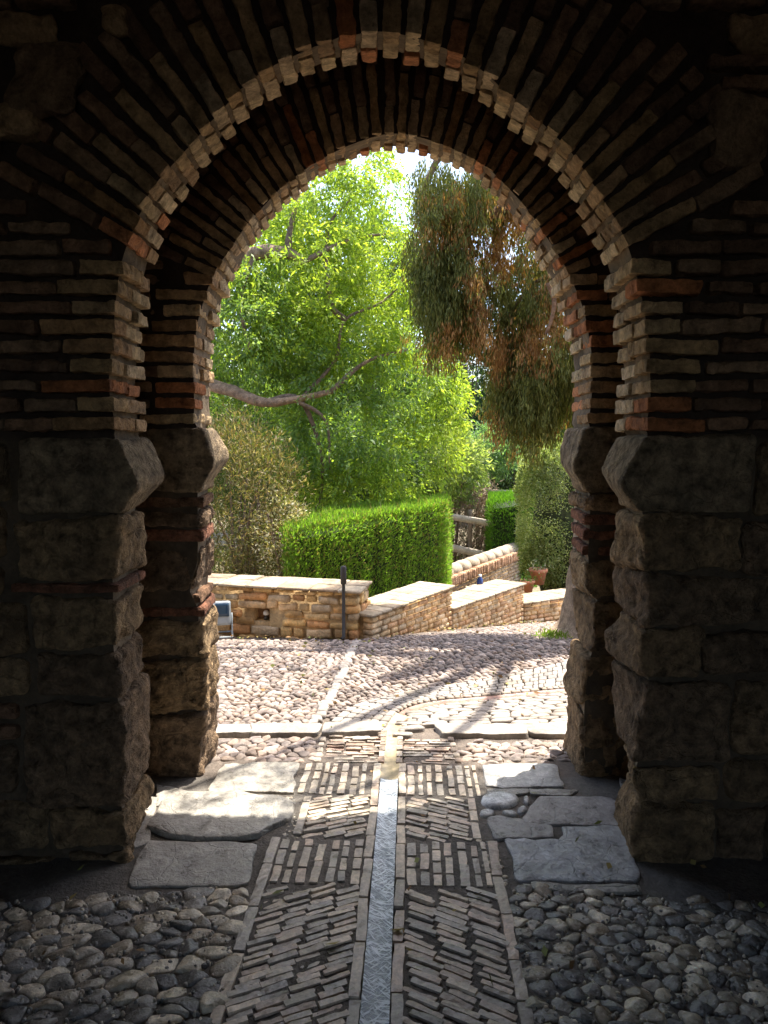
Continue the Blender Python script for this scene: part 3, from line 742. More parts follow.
for pts in ([(215, 727), (250, 726), (251, 734), (213, 735)], [(253, 726), (322, 725), (318, 735), (253, 735)], [(324, 724), (385, 724), (383, 733), (321, 735)], [(441, 726), (528, 726), (530, 736), (438, 736)], [(532, 726), (640, 725), (640, 736), (534, 736)]):
    flag(pts, np.array((.27, .24, .205)) * rng.uniform(.9, 1.05), h=.02, z0=-.006, rough=.004, M=40, mb_=kb)
struct(kb.build('threshold_slabs', M_cap))

band_out = [(330, 723), (352, 707), (398, 694), (440, 687), (490, 679), (540, 668), (600, 655), (680, 640)]
gut_px = [(391, 732), (396, 722), (405, 712.5), (420, 706), (445, 701.5), (480, 698.5), (520, 694.5), (560, 690.5), (620, 685), (700, 678)]
bo = spline([G(*p_) for p_ in band_out], 10); bi = spline([G(386, 728)] + [G(x - 5, y - 3) for x, y in gut_px[1:]], 8)
bo = resample(np.vstack([bo, bo[::-1]]), 400)[:200]; bi = resample(np.vstack([bi, bi[::-1]]), 400)[:200]
sb = MB(); rows = 6
for r_ in range(rows):
    i = 0
    while i < 197:
        step = int(rng.integers(3, 8)); j = min(i + step, 199); t0, t1 = r_ / rows, (r_ + 1) / rows
        sh = int(rng.integers(0, 2))
        q = np.array([bo[i] * (1 - t0) + bi[i] * t0, bo[j] * (1 - t0) + bi[j] * t0, bo[j] * (1 - t1) + bi[j] * t1, bo[i] * (1 - t1) + bi[i] * t1])
        c = q.mean(0); pebble(sb, c + (resample(q, 12) - c) * .93, .014, bc([(.26, .23, .2), (.22, .195, .175), (.3, .265, .23)], .12), M=16, prof=[(1, -1), (1, .4), (.93, .95), (.6, 1.0)], z0=-.004, amp=.12, ck=1, tilt=.02)
        i = j
# inner curved row of small kerb bricks along the gutter
for off in (-.055, .055):
    for i in range(2, len(gsm) - 2, 1):
        t = gsm[i + 1] - gsm[i - 1]; t /= np.linalg.norm(t); c = gsm[i] + np.array([t[1], -t[0]]) * off; a = math.atan2(t[1], t[0])
        L = np.linalg.norm(gsm[i + 1] - gsm[i]); 
        if L < .035 and i % 2: continue
        L = L * (2 if L < .035 else 1)
        k = max(1, int(L / .07))
        for q in range(k):
            cc_ = c + t * L * (q / k - .5 + .5 / k); R = np.array([[math.cos(a), -math.sin(a), 0], [math.sin(a), math.cos(a), 0], [0, 0, 1]])
            block(sb, (cc_[0], cc_[1], float(drop(cc_[1])) - .008), (L / k - .008, .03, .03), R, r=.006, amp=.004, res=.014, col=bc(PO[:3]))
# slabs between the gutter and the threshold row
reg = gp((412, 712), (430, 707), (450, 704), (520, 698), (620, 690), (640, 724), (560, 724), (436, 725), (402, 735), (402, 722))
for c in voronoi([reg], .13, .045, .12): 
    ctr = c.mean(0); pebble(sb, ctr + (c - ctr) * .94, .014, bc([(.28, .245, .21), (.23, .20, .175), (.32, .28, .24)], .12), M=16, prof=[(1, -1), (1, .4), (.93, .95), (.6, 1.0)], z0=-.006, amp=.12, ck=1, tilt=.03)
struct(sb.build('curved_stone_path', M_cap))

# big cobble field, split along a pale line of stones
ol = gp((300, 727), (318, 716), (336, 690), (346, 665), (356, 640), (160, 640), (60, 660), (40, 732), (200, 727))
orr = gp((330, 722), (352, 706), (398, 693), (440, 686), (490, 678), (540, 667), (600, 654), (680, 639), (640, 610), (520, 624), (455, 632), (356, 640), (344, 675), (326, 705))
cobbles('courtyard_cobblestones', [ol], .054, .034, .5, .021, CO, M_cobble_out, M=10, gap=.9, thin=.12, prof=[(1.0, -.9), (1.0, .1), (.85, .7), (.5, 1.0)])
cobbles('courtyard_cobblestones', [orr], .066, .028, -.55, .021, CO, M_cobble_out, M=10, gap=.88, thin=.15, prof=[(1.0, -.9), (1.0, .1), (.85, .7), (.5, 1.0)])
ln = MB(); lp = spline([G(310, 727), G(325, 706), G(338, 682), G(348, 660), G(358, 640)], 8)
for q in resample(np.vstack([lp, lp[::-1]]), 60)[:30]:
    block(ln, (q[0] + rng.uniform(-.01, .01), q[1], float(drop(q[1])) - .008), (.06, .08, .04), None, r=.015, amp=.006, res=.015, col=bc([(.27, .235, .205)], .15), skew=.15)
struct(ln.build('cobble_dividing_line', M_cobble_out))

# ------------------------------------------------------------------ garden walls
GS = [(.66, .42, .17), (.60, .37, .15), (.70, .47, .22), (.55, .32, .13), (.64, .44, .24), (.56, .29, .12), (.50, .38, .24)]
GB = [(.62, .42, .22), (.66, .47, .27), (.56, .35, .18), (.68, .51, .32), (.60, .36, .19)]
def wall(mb, A, B, zb0, zb1, zt0, zt1, th, course, lens, pal, back=(.46, .31, .15), holes=(), rub=False, ends=(False, True)):
    A, B = np.array(A, float), np.array(B, float); L = np.linalg.norm(B - A); t = (B - A) / L; n = np.array([t[1], -t[0]])
    if n @ (-A) < 0: n = -n           # faces the camera
    a = math.atan2(t[1], t[0]); R = np.array([[math.cos(a), -math.sin(a), 0], [math.sin(a), math.cos(a), 0], [0, 0, 1]])
    zlo, zhi = min(zb0, zb1) - .12, max(zt0, zt1)
    # backing solid, sheared to the slopes; face recessed by 2 cm
    i0 = .02; i1 = L - .02
    def pt(s, dpt, z): q = A + t * s - n * dpt; return (q[0], q[1], z)
    segs = [(i0, i1, None)]
    if holes:
        (hs0, hs1, hz0, hz1) = holes[0]; segs = [(i0, hs0, None), (hs1, i1, None), (hs0, hs1, (zlo, hz0)), (hs0, hs1, (hz1, None)), ]
    zt = lambda s: zt0 + (zt1 - zt0) * s / L - .012
    for s0, s1, zz in segs:
        za0 = zlo if zz is None else zz[0]
        ztop = (zt(s0), zt(s1)) if zz is None or zz[1] is None else (zz[1], zz[1])
        V = [pt(s0, .022, za0), pt(s1, .022, za0), pt(s1, th, za0), pt(s0, th, za0), pt(s0, .022, ztop[0]), pt(s1, .022, ztop[1]), pt(s1, th, ztop[1]), pt(s0, th, ztop[0])]
        mb.add(V, [np.array([(0, 1, 5, 4), (1, 2, 6, 5), (2, 3, 7, 6), (3, 0, 4, 7), (4, 5, 6, 7), (0, 3, 2, 1)])], back)
    if holes:
        V = [pt(hs0, .12, hz0), pt(hs1, .12, hz0), pt(hs1, .12, hz1), pt(hs0, .12, hz1)]; mb.add(V, [np.array([(0, 1, 2, 3)])], (.25, .14, .07))
    z = zlo; k = 0
    while z < zhi - .015:
        h = course * (rng.uniform(.7, 1.35) if rub else rng.uniform(.95, 1.05)); s = rng.uniform(-.05, 0) if k % 2 else 0
        s = max(s, 0)
        while s < L - .01:
            l = min(rng.uniform(*lens), L - s)
            if L - s - l < .04: l = L - s
            sc_ = s + l / 2; zt_ = zt(sc_); hh = min(h, zt_ - z)
            ok = hh > .015 and not any(hs0 - l * .4 < sc_ < hs1 + l * .4 and hz0 - .01 < z + h / 2 < hz1 + .01 for hs0, hs1, hz0, hz1 in holes)
            if ok:
                q = A + t * sc_ - n * .045
                block(mb, (q[0], q[1], z + hh / 2 + (rng.uniform(-.01, .01) if rub else 0)), (l - .012, .09, hh - .01), R, r=.014 if rub else .006, amp=.012 if rub else .004, freq=16, res=.025, col=bc(pal, .15), skew=.1 if rub else .03)
            s += l
        z += h; k += 1
    # end faces
    for on, s_, sg in ((ends[0], 0, -1), (ends[1], L, 1)):
        if not on: continue
        z = zlo; 
        while z < zt(s_) - .02:
            h = min(course * (rng.uniform(.8, 1.3) if rub else 1), zt(s_) - z); d = .1
            while d < th - .02:
                l = min(rng.uniform(*lens), th - d); q = A + t * (s_ - sg * .04) - n * (d + l / 2)
                block(mb, (q[0], q[1], z + h / 2), (.09, l - .012, h - .01), R, r=.012 if rub else .006, amp=.01 if rub else .004, freq=16, res=.025, col=bc(pal, .15), skew=.08 if rub else .03); d += l
            z += h
def coping(mb, A, B, z0, z1, th, over=.02, w=.12, pal=((.36, .29, .20), (.32, .25, .17), (.39, .32, .23)), h=.03, ragged=.0, along=False):
    A, B = np.array(A, float), np.array(B, float); L = np.linalg.norm(B - A); t = (B - A) / L; n = np.array([t[1], -t[0]])
    if n @ (-A) < 0: n = -n
    sl = (z1 - z0) / L; a = math.atan2(t[1], t[0])
    Rz = np.array([[math.cos(a), -math.sin(a), 0], [math.sin(a), math.cos(a), 0], [0, 0, 1]]); b = -math.atan(sl); Ry = np.array([[math.cos(b), 0, math.sin(b)], [0, 1, 0], [-math.sin(b), 0, math.cos(b)]])
    R = Rz @ Ry; s = -over
    while s < L + over - .01:
        l = min(w * rng.uniform(.9, 1.15), L + over - s)
        for d0, d1 in ((-over, th * .5), (th * .5, th + over)):
            q = A + t * (s + l / 2) - n * ((d0 + d1) / 2)
            block(mb, (q[0], q[1], z0 + sl * (s + l / 2) + h / 2 + rng.uniform(-.002, .002)), (l - .004, d1 - d0 - .004, h), R, r=.005, amp=.003, res=.03, col=bc(pal, .07), skew=.01 + ragged)
        s += l
# first wall : rubble, with niche
Ar, Br = np.array([-3.9, 6.62]), np.array([-.205, 5.86])
def on_wall(px, py, A, B):      # pixel -> (s, z) on the face
    v = ray(px, py); t = (B - A) / np.linalg.norm(B - A)
    M_ = np.array([[v[0], -t[0]], [v[1], -t[1]]]); k, s = np.linalg.solve(M_, A); return s, CAM_H + v[2] * k
sA, zA_ = on_wall(212, 584, Ar, Br); sB, zB_ = on_wall(357, 592, Ar, Br)
LAB = np.linalg.norm(Br - Ar)
zr1 = zB_ + (zB_ - zA_) / (sB - sA) * (LAB - sB); zr0 = zA_ - (zB_ - zA_) / (sB - sA) * sA
h0 = on_wall(253, 608, Ar, Br); h1 = on_wall(269, 608.5, Ar, Br); h2 = on_wall(269, 622, Ar, Br)
niche = (h0[0], h2[0], h2[1], h1[1])
rw = thing('rubble_wall', 'low golden rubble stone wall with a small dark niche, behind the floodlight and the post', 'garden wall')
mb = MB(); wall(mb, Ar, Br, float(drop(6.5)), float(drop(5.86)), zr0, zr1, .42, .07, (.09, .26), GS, holes=[niche], rub=True); mb.build('wall_body', M_golden, rw)
mb = MB(); coping(mb, Ar, Br, zr0 - .012, zr1 - .012, .42, w=.26, h=.022, ragged=.02, pal=((.34, .26, .18), (.30, .22, .145), (.37, .30, .21))); mb.build('coping', M_cap, rw)
settle(rw, (*((Ar + Br) / 2), -.1))
# sloping/stepped sections: level caps, wall recedes downhill
secs = [((-.10, 5.86), (.66, 7.0), (380, 613), (454, 586)), ((.66, 7.0), (1.58, 8.2), (454, 608), (527, 583)), ((1.58, 8.2), (2.9, 9.0), (527, 603), (545, 596))]
labs = ['short brick garden wall section joined to the rubble wall, the nearest of three stepping down', 'brick garden wall section in the middle of the stepped row, with the blue bottle behind its cap', 'lowest and farthest section of the stepped brick wall, running behind the tree trunk']
for (A_, B_, pa, pb), lb in zip(secs, labs):
    A_, B_ = np.array(A_), np.array(B_)
    _, za = on_wall(*pa, A_, B_); _, zb = on_wall(*pb, A_, B_)
    if pa[0] == 527: zb = za
    print('sec', za, zb, float(drop(A_[1])), float(drop(B_[1])))
    w_ = thing('stepped_brick_wall', lb, 'garden wall', 'stepped brick wall sections')
    mb = MB(); wall(mb, A_, B_, float(drop(A_[1])), float(drop(B_[1])), za, zb, .36, .05, (.09, .17), GB, ends=(False, True)); mb.build('wall_body', M_golden, w_)
    mb = MB(); coping(mb, A_, B_, za - .012, zb - .012, .36, w=.14, h=.022); mb.build('coping', M_cap, w_)
    settle(w_, (*((A_ + B_) / 2), float(drop((A_[1] + B_[1]) / 2))))
# lower parapet beyond with rounded tile coping and a soldier course
A_, B_ = np.array((.35, 8.6)), np.array((2.25, 11.9))
s0, zc0 = on_wall(447, 576, A_, B_); s1, zc1 = on_wall(517, 550, A_, B_)
LL = np.linalg.norm(B_ - A_); k_ = (zc1 - zc0) / (s1 - s0); zc = zc0 - k_ * s0; ze = zc0 + k_ * (LL - s0)
print('parapet', zc, ze)
w_ = thing('parapet_wall', 'brick parapet with a rounded tile coping climbing between the two clipped hedges', 'garden wall')
mb = MB(); wall(mb, A_, B_, -1.2, -1.3, zc - .17, ze - .17, .3, .055, (.09, .2), [(.46, .33, .22), (.42, .29, .19), (.5, .38, .27)]); mb.build('wall_body', M_golden, w_)
mb = MB(); t_ = (B_ - A_) / LL; a_ = math.atan2(t_[1], t_[0]); R_ = np.array([[math.cos(a_), -math.sin(a_), 0], [math.sin(a_), math.cos(a_), 0], [0, 0, 1]]); nn_ = np.array([t_[1], -t_[0]])
for s in np.arange(.03, LL, .065):
    q = A_ + t_ * s + nn_ * -.13 * (1 if nn_ @ (-A_) > 0 else -1); block(mb, (q[0], q[1], zc + (ze - zc) * s / LL - .095), (.055, .32, .14), R_, r=.006, amp=.003, res=.04, col=bc([(.44, .25, .15), (.5, .3, .19), (.4, .22, .13)]))
mb.build('soldier_course', M_brick, w_)
mb = MB()
for s in np.arange(.15, LL, .3):
    q = A_ + t_ * s + nn_ * -.13 * (1 if nn_ @ (-A_) > 0 else -1); z_ = zc + (ze - zc) * s / LL - .015
    tube(mb, [(q[0] - t_[0] * .15, q[1] - t_[1] * .15, z_), (q[0], q[1], z_ + .002), (q[0] + t_[0] * .15, q[1] + t_[1] * .15, z_)], [.1, .104, .1], bc([(.33, .27, .2), (.31, .25, .18), (.35, .29, .22)]), seg=16, amp=.03)
mb.build('coping', M_cap, w_)
settle(w_, (*((A_ + B_) / 2), -1.2))

# ------------------------------------------------------------------ small objects
# post
c = G(344, 638); c = c + np.array([0, -.03]); zb = float(drop(c[1]))
ztop = W(341, 566, c[1])[2]; zmid = W(341, 584, c[1])[2]
t = thing('bollard_post', 'thin dark metal post with thicker head at the right end of rubble wall', 'post')
mb = MB(); lathe(mb, [(.0, 0), (.026, 0), (.026, .008), (.014, .012), (.013, zmid - zb)], (c[0], c[1], zb), (.05, .05, .05), 16); mb.build('pole', M_darkmetal, t)
mb = MB(); lathe(mb, [(.0, 0), (.02, .0), (.024, .006), (.024, ztop - zmid - .012), (.018, ztop - zmid), (0, ztop - zmid)], (c[0], c[1], zmid), (.05, .05, .05), 20); mb.build('head', M_darkmetal, t)
settle(t, (c[0], c[1], zb))
# floodlight
c = np.array([-1.33, 5.93]); zb = float(drop(c[1]))
t = thing('floodlight', 'grey box floodlight with dark glass on a bent metal stand beside the left pier', 'floodlight')
wd, hh = .25, .25; base_z = zb + .05
def obox(mb, c, s, col, r=.006, rot=None): block(mb, c, s, rot, r=r, amp=0, res=.03, col=col, skew=0)
ca, sa = math.cos(.22), math.sin(.22); Rf = np.array([[ca, -sa, 0], [sa, ca, 0], [0, 0, 1]])
tl = -.12; Rt = Rf @ np.array([[1, 0, 0], [0, math.cos(tl), -math.sin(tl)], [0, math.sin(tl), math.cos(tl)]])
cx, cy = c[0] - .03, c[1] + .04; cz = zb + .19
mb = MB(); obox(mb, (cx, cy, cz), (.2, .06, .2), (.3, .3, .3), .012, Rt)
for k in range(6): obox(mb, np.array((cx, cy, cz)) + Rt @ np.array([-.09 + .036 * k, .045, 0]), (.006, .035, .17), (.3, .3, .3), .002, Rt)
mb.build('housing', M_fgrey, t)
mb = MB(); obox(mb, np.array((cx, cy, cz)) + Rt @ np.array([0.03, -.032, .03]), (.11, .006, .11), (.1, .1, .1), .002, Rt); mb.build('glass', M_glassd, t)
mb = MB(); obox(mb, np.array((cx, cy, cz)) + Rt @ np.array([-.055, -.034, .02]), (.05, .005, .12), (.7, .7, .7), .002, Rt); mb.build('reflector', M_white, t)
mb = MB()
for s in (-1, 1):
    o_ = Rf @ np.array([s * .108, 0, 0]); f_ = Rf @ np.array([0, -.09, 0]); b_ = Rf @ np.array([0, .09, 0])
    tube(mb, [(cx + o_[0], cy + o_[1], cz), (cx + o_[0], cy + o_[1], zb + .05), (cx + o_[0] + f_[0] * .3, cy + o_[1] + f_[1] * .3, zb + .012), (cx + o_[0] + f_[0], cy + o_[1] + f_[1], zb + .01)], .007, (.3, .3, .3), 8)
    tube(mb, [(cx + o_[0] + f_[0], cy + o_[1] + f_[1], zb + .01), (cx + o_[0] + b_[0], cy + o_[1] + b_[1], zb + .01)], .007, (.3, .3, .3), 8)
o_ = Rf @ np.array([.108, 0, 0])
for w__ in (-.09, .09):
    f_ = Rf @ np.array([0, w__, 0]); tube(mb, [(cx - o_[0] + f_[0], cy - o_[1] + f_[1], zb + .01), (cx + o_[0] + f_[0], cy + o_[1] + f_[1], zb + .01)], .007, (.3, .3, .3), 8)
mb.build('stand', M_fgrey, t)
settle(t, (cx, cy, zb))
# niche lamp
tdir = (Br - Ar) / LAB; nrm_ = np.array([tdir[1], -tdir[0]]); nrm_ = nrm_ if nrm_ @ (-Ar) > 0 else -nrm_
s_ = on_wall(263, 615, Ar, Br)[0]; q = Ar + tdir * s_ - nrm_ * .075; zl = niche[2]
t = thing('niche_lamp', 'tiny white lamp sitting inside the dark niche of the rubble wall', 'lamp')
mb = MB(); lathe(mb, [(0, 0), (.022, 0), (.024, .02), (.012, .03), (.012, .04)], (q[0], q[1], zl), (.1, .1, .1), 14); mb.build('base', M_darkmetal, t)
mb = MB(); lathe(mb, [(.012, .038), (.025, .045), (.026, .065), (.014, .078), (0, .08)], (q[0], q[1], zl), (.7, .7, .7), 14); mb.build('lens', M_white, t)
settle(t, (q[0], q[1], zl))
# terracotta pots
def pot(px, py, d, r, h, label, plant):
    p_ = W(px, py, d); t = thing('flower_pot', label, 'flower pot', 'terracotta pots beyond the stepped wall')
    mb = MB(); lathe(mb, [(0, 0), (r * .68, 0), (r * .95, h * .78), (r * 1.08, h * .8), (r * 1.08, h), (r * .95, h), (r * .9, h * .85), (0, h * .85)], p_, (.4, .2, .1), 24); mb.build('pot', M_pot, t)
    mb = MB(); n = 160; c0 = np.array(p_) + [0, 0, h]; leaves(mb, c0 + rng.normal(0, 1, (n, 3)) * [r * .7, r * .7, h * .22] + [0, 0, h * .12], None, .03, .014, plant, up=.5); mb.build('foliage', M_leaf, t)
    settle(t, tuple(p_))

def leaves(mb, C, D, L, Wd, pal, up=.0, Lv=.35, cv=.2, droop=0.0, cols=None):
    """one diamond face per leaf; D = pointing direction or None (random)"""
    n = len(C)
    if D is None: D = rng.normal(0, 1, (n, 3)); D[:, 2] += up
    D = D / (np.linalg.norm(D, axis=1, keepdims=True) + 1e-9)
    A_ = rng.normal(0, 1, (n, 3)); S = np.cross(D, A_); S /= (np.linalg.norm(S, axis=1, keepdims=True) + 1e-9)
    N_ = np.cross(S, D)
    l = L * (1 + rng.uniform(-Lv, Lv, (n, 1))); w = Wd * (1 + rng.uniform(-Lv, Lv, (n, 1)))
    mid = C + D * l * .45 - N_ * l * .06
    V = np.stack([C, mid + S * w / 2, C + D * l - np.array([0, 0, 1]) * droop * l, mid - S * w / 2], 1).reshape(-1, 3)
    pal = np.array(pal); c = pal[rng.integers(len(pal), size=n)] if cols is None else cols
    c = c * (1 + rng.uniform(-cv, cv, (n, 1)))
    mb.add(V, [np.arange(4 * n).reshape(n, 4)], np.repeat(c, 4, 0))
pot(538, 584, 9.3, .11, .2, 'wider terracotta pot with white flowers at the foot of the rounded topiary', [(.1, .18, .05), (.6, .6, .55)])
pot(527, 592, 9.1, .09, .15, 'smaller terracotta pot just left of the one with white flowers', [(.08, .16, .04), (.1, .2, .05)])
# bottle
p_ = W(480, 582, 8.15); p_ = np.array(p_); zb = p_[2] - .05
t = thing('blue_bottle', 'small dark blue bottle with pale cap standing just behind the middle brick wall section', 'bottle')
mb = MB(); lathe(mb, [(0, 0), (.032, 0), (.035, .015), (.033, .08), (.015, .105), (.013, .12)], (p_[0], p_[1], zb), (.1, .1, .3), 20); mb.build('body', M_bottle, t)
mb = MB(); lathe(mb, [(.016, .112), (.016, .135), (0, .137)], (p_[0], p_[1], zb), (.7, .7, .7), 16); mb.build('cap', M_white, t)
mb = MB(); lathe(mb, [(0, -1.0), (.12, -1.0), (.12, -.0), (0, -.0)], (p_[0], p_[1], zb), (.5, .42, .33), 16)
block(mb, (p_[0], p_[1], zb - .5), (.3, .3, .96), None, r=.02, amp=.01, res=.08, col=(.45, .33, .22)); settle(t, (p_[0], p_[1], zb))
tag(mb.build('brick_pedestal', M_golden), 'short masonry stub behind the middle brick wall section carrying the blue bottle', 'pedestal')

# wooden rails
t = thing('wooden_railing', 'weathered two-rail timber railing between the two clipped hedges', 'railing')
d0, d1 = 12.6, 12.2
def rail(pa, pb, th):
    a, b = W(*pa, d0), W(*pb, d1); mb = MB(); L = np.linalg.norm(b - a); x = (b - a) / L; y = np.array([-x[1], x[0], 0]); y /= np.linalg.norm(y); z = np.cross(x, y)
    block(mb, (a + b) / 2, (L, .06, th), np.array([x, y, z]).T, r=.008, amp=.004, freq=8, res=.08, col=(.42, .36, .29), skew=0); mb.build('rail', M_wood, t)
rail((400, 508), (530, 530), .11); rail((400, 536), (530, 565), .12)
for px, y0, y1 in ((430, 496, 600), (494, 500, 600), (470, 510, 600)):
    a = W(px, y0, 12.5); b = W(px, y1, 12.5); mb = MB(); block(mb, (a + b) / 2 + [0, .07, 0], (.07, .07, a[2] - b[2]), None, r=.008, amp=.004, freq=8, res=.08, col=(.22, .17, .13), skew=0); mb.build('post', M_wood, t)
settle(t, (1.2, 12.4, -1.2))
t = thing('garden_beam', 'single grey timber beam seen above the small far hedge', 'beam')
a = W(470, 490, 14); b = W(530, 494, 13.6); mb = MB(); x = (b - a) / np.linalg.norm(b - a); y = np.array([-x[1], x[0], 0]); y /= np.linalg.norm(y)
block(mb, (a + b) / 2, (np.linalg.norm(b - a), .07, .09), np.array([x, y, np.cross(x, y)]).T, r=.008, amp=.004, freq=8, res=.08, col=(.3, .26, .2), skew=0); mb.build('rail', M_wood, t)
mb = MB(); m_p = (a + b) / 2
for q_ in (a * .85 + b * .15, a * .15 + b * .85): block(mb, (q_[0], q_[1] + .07, (q_[2] - 1.2) / 2 ), (.08, .07, q_[2] + 1.25), None, r=.008, amp=.003, res=.1, col=(.25, .2, .15), skew=0)
mb.build('post', M_wood, t); settle(t, (m_p[0], m_p[1], -1.2))

# ------------------------------------------------------------------ vegetation
def limb(mb, pts, r0, r1, col=(.2, .14, .1), seg=10):
    P = spline(pts, 6); tube(mb, P, np.linspace(r0, r1, len(P)), col, seg, amp=.22, freq=7)
def sprays(ctr, rad, n_sp, n_lf, sp_len, outward=.6, droop=.4, thick=.25, fill=.75):
    """twig sprays filling an ellipsoid; returns leaf centres and directions"""
    u = rng.normal(0, 1, (n_sp, 3)); u /= np.linalg.norm(u, axis=1, keepdims=True)
    r = rng.uniform(0, 1, (n_sp, 1)) ** (1 / 3) * .6 + .4 * rng.uniform(fill, 1, (n_sp, 1))
    O = np.asarray(ctr) + u * r * np.asarray(rad)
    D = u * outward + rng.normal(0, .5, (n_sp, 3)) + [0, 0, -droop]; D /= np.linalg.norm(D, axis=1, keepdims=True)
    s = rng.uniform(0, 1, (n_sp, n_lf, 1))
    C = O[:, None] + D[:, None] * s * sp_len + rng.normal(0, 1, (n_sp, n_lf, 3)) * sp_len * thick * (1 - .4 * s) + np.array([0, 0, -1]) * droop * .3 * sp_len * s ** 2
    E = D[:, None] + rng.normal(0, .7, (n_sp, n_lf, 3))
    return C.reshape(-1, 3), E.reshape(-1, 3)
GL = [(0.234, 0.338, 0.056), (0.276, 0.388, 0.062), (0.179, 0.275, 0.05), (0.331, 0.413, 0.069), (0.207, 0.312, 0.075)]
GY = [(.34, .44, .07), (.30, .41, .06), (.40, .47, .09)]
GB_ = [(0.163, 0.275, 0.1), (0.213, 0.325, 0.125), (0.263, 0.35, 0.175), (0.138, 0.237, 0.075)]
# big broadleaf tree on the left
tr = thing('broadleaf_tree', 'big bright green broadleaf tree filling the left and middle of the arch opening', 'tree')
mb = MB()
limb(mb, [(-3.7, 10.2, -.9), (-3.55, 10.1, .4), (-3.3, 10.0, 1.6), (-3.1, 9.9, 2.6), (-2.6, 9.8, 3.8), (-2.0, 9.8, 5.2)], .33, .14, seg=16)
def limbW(pts, r0, r1, **k): limb(mb, [W(x, y, d) for x, y, d in pts], r0, r1, **k)
limbW([(120, 405, 9.9), (180, 380, 9.3), (225, 389, 8.8), (262, 402, 8.6), (292, 400, 8.6), (330, 392, 8.8)], .10, .03, seg=12, col=(.3, .2, .13))
limbW([(120, 300, 9.9), (200, 280, 9.4), (255, 254, 9), (288, 254, 9), (303, 262, 9)], .12, .055, col=(.26, .18, .12))
limbW([(288, 254, 9), (290, 230, 9), (300, 190, 9.2)], .05, .02); limbW([(255, 254, 9), (240, 300, 8.9), (250, 350, 8.8)], .04, .015)
limbW([(262, 403, 8.6), (300, 400, 8.7), (322, 460, 8.8), (318, 520, 8.9)], .04, .012); limbW([(300, 400, 8.7), (335, 360, 9.0), (345, 320, 9), (385, 300, 9.2), (420, 260, 9.4)], .025, .01)
limbW([(290, 398, 8.6), (325, 420, 8.7), (330, 470, 8.7)], .03, .01); limbW([(345, 320, 9), (330, 300, 9), (328, 230, 9.3), (350, 200, 9.5)], .04, .012)
limbW([(303, 262, 9), (350, 240, 9.2), (400, 232, 9.5)], .035, .01); limbW([(330, 392, 8.8), (370, 360, 9), (430, 345, 9.3)], .035, .01)
mb.build('trunk', M_bark, tr)
cr = MB()
blobs = []
for px, py, r_, d_ in [(300, 215, 40, 9.6), (340, 190, 42, 10), (370, 215, 42, 9.8), (320, 260, 48, 9.4), (380, 270, 44, 9.6), (270, 270, 45, 9.2), (245, 290, 40, 9.5), (250, 330, 44, 9.0), (300, 320, 52, 9.4), (355, 330, 55, 9.6),
                       (410, 320, 38, 9.8), (400, 370, 50, 9.4), (340, 385, 50, 9.3), (285, 360, 45, 9.8), (245, 365, 35, 9.4), (430, 400, 34, 9.5), (380, 430, 45, 9.3), (330, 440, 40, 9.0), (290, 430, 34, 9.4), (425, 440, 36, 9.5), (390, 480, 34, 9.1), (350, 490, 30, 8.9), (315, 480, 24, 9.2),
                       (410, 510, 20, 8.9), (445, 380, 22, 9.7), (360, 160, 36, 10.4), (270, 225, 32, 10.3)]:
    blobs.append((px, py, r_, d_))
for px, py, r_, d_ in blobs:
    c = W(px, py, d_); R_ = r_ / F * d_
    C, D = sprays(c, (R_, R_ * 1.3, R_ * .9), int(165 * (r_ / 40) ** 2), 28, .28, droop=.6, thick=.15)
    keep_ = fbm(C * 2.3 + 40, 2) > rng.uniform(-.32, -.02, len(C)); C, D = C[keep_], D[keep_]
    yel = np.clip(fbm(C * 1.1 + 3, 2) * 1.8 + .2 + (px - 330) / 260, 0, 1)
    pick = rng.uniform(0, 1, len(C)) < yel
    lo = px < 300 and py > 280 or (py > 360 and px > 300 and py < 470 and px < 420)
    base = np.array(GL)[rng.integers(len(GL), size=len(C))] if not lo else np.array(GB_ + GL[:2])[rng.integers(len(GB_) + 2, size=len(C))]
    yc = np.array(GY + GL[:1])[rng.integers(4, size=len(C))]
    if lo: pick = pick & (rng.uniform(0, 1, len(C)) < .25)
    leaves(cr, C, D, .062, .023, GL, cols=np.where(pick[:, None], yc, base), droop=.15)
for c, R_, n in [((-3.2, 10.3, 3.3), (1.1, 1.1, 1.1), 260), ((-2.9, 9.9, 5.4), (1.2, 1.1, .8), 120), ((-4.4, 9.8, 4.6), (1.2, 1.2, 1.2), 160)]:
    C, D = sprays(c, R_, n, 22, .3, droop=.5); leaves(cr, C, D, .09, .04, GL, droop=.15)
cr.build('crown', M_leaf, tr)
settle(tr, (-3.7, 10.2, -.9))

# right hand cypress with hanging foliage
tr = thing('hanging_cypress', 'old cypress behind the right pier with drooping green and rust brown foliage', 'tree')
mb = MB(); g_ = G(606, 640)
tx, ty = 1.80, 6.1; zb = float(drop(ty)) - .05
P = np.array([(tx, ty, zb), (tx + .01, ty, zb + .12), (tx + .03, ty, zb + .4), (tx + .05, ty, zb + 1.0), (tx + .08, ty + .05, 2.2), (tx + .02, ty + .15, 3.5), (tx - .1, ty + .3, 5.2), (tx - .15, ty + .4, 7)])
Ps = spline(P, 5); rr = np.interp(np.linspace(0, 7, len(Ps)), range(8), [.43, .36, .3, .27, .25, .22, .16, .07]); tube(mb, Ps, rr, (.30, .22, .15), 28, amp=.18, freq=5)
def lW(pts, r0, r1): limb(mb, [W(x, y, d) for x, y, d in pts], r0, r1, col=(.24, .15, .09))
limb(mb, [(1.9, 6.25, 3.3), W(540, 200, 6.4), W(490, 215, 6.5), W(450, 240, 6.6), W(430, 290, 6.6)], .07, .015, col=(.24, .15, .09))
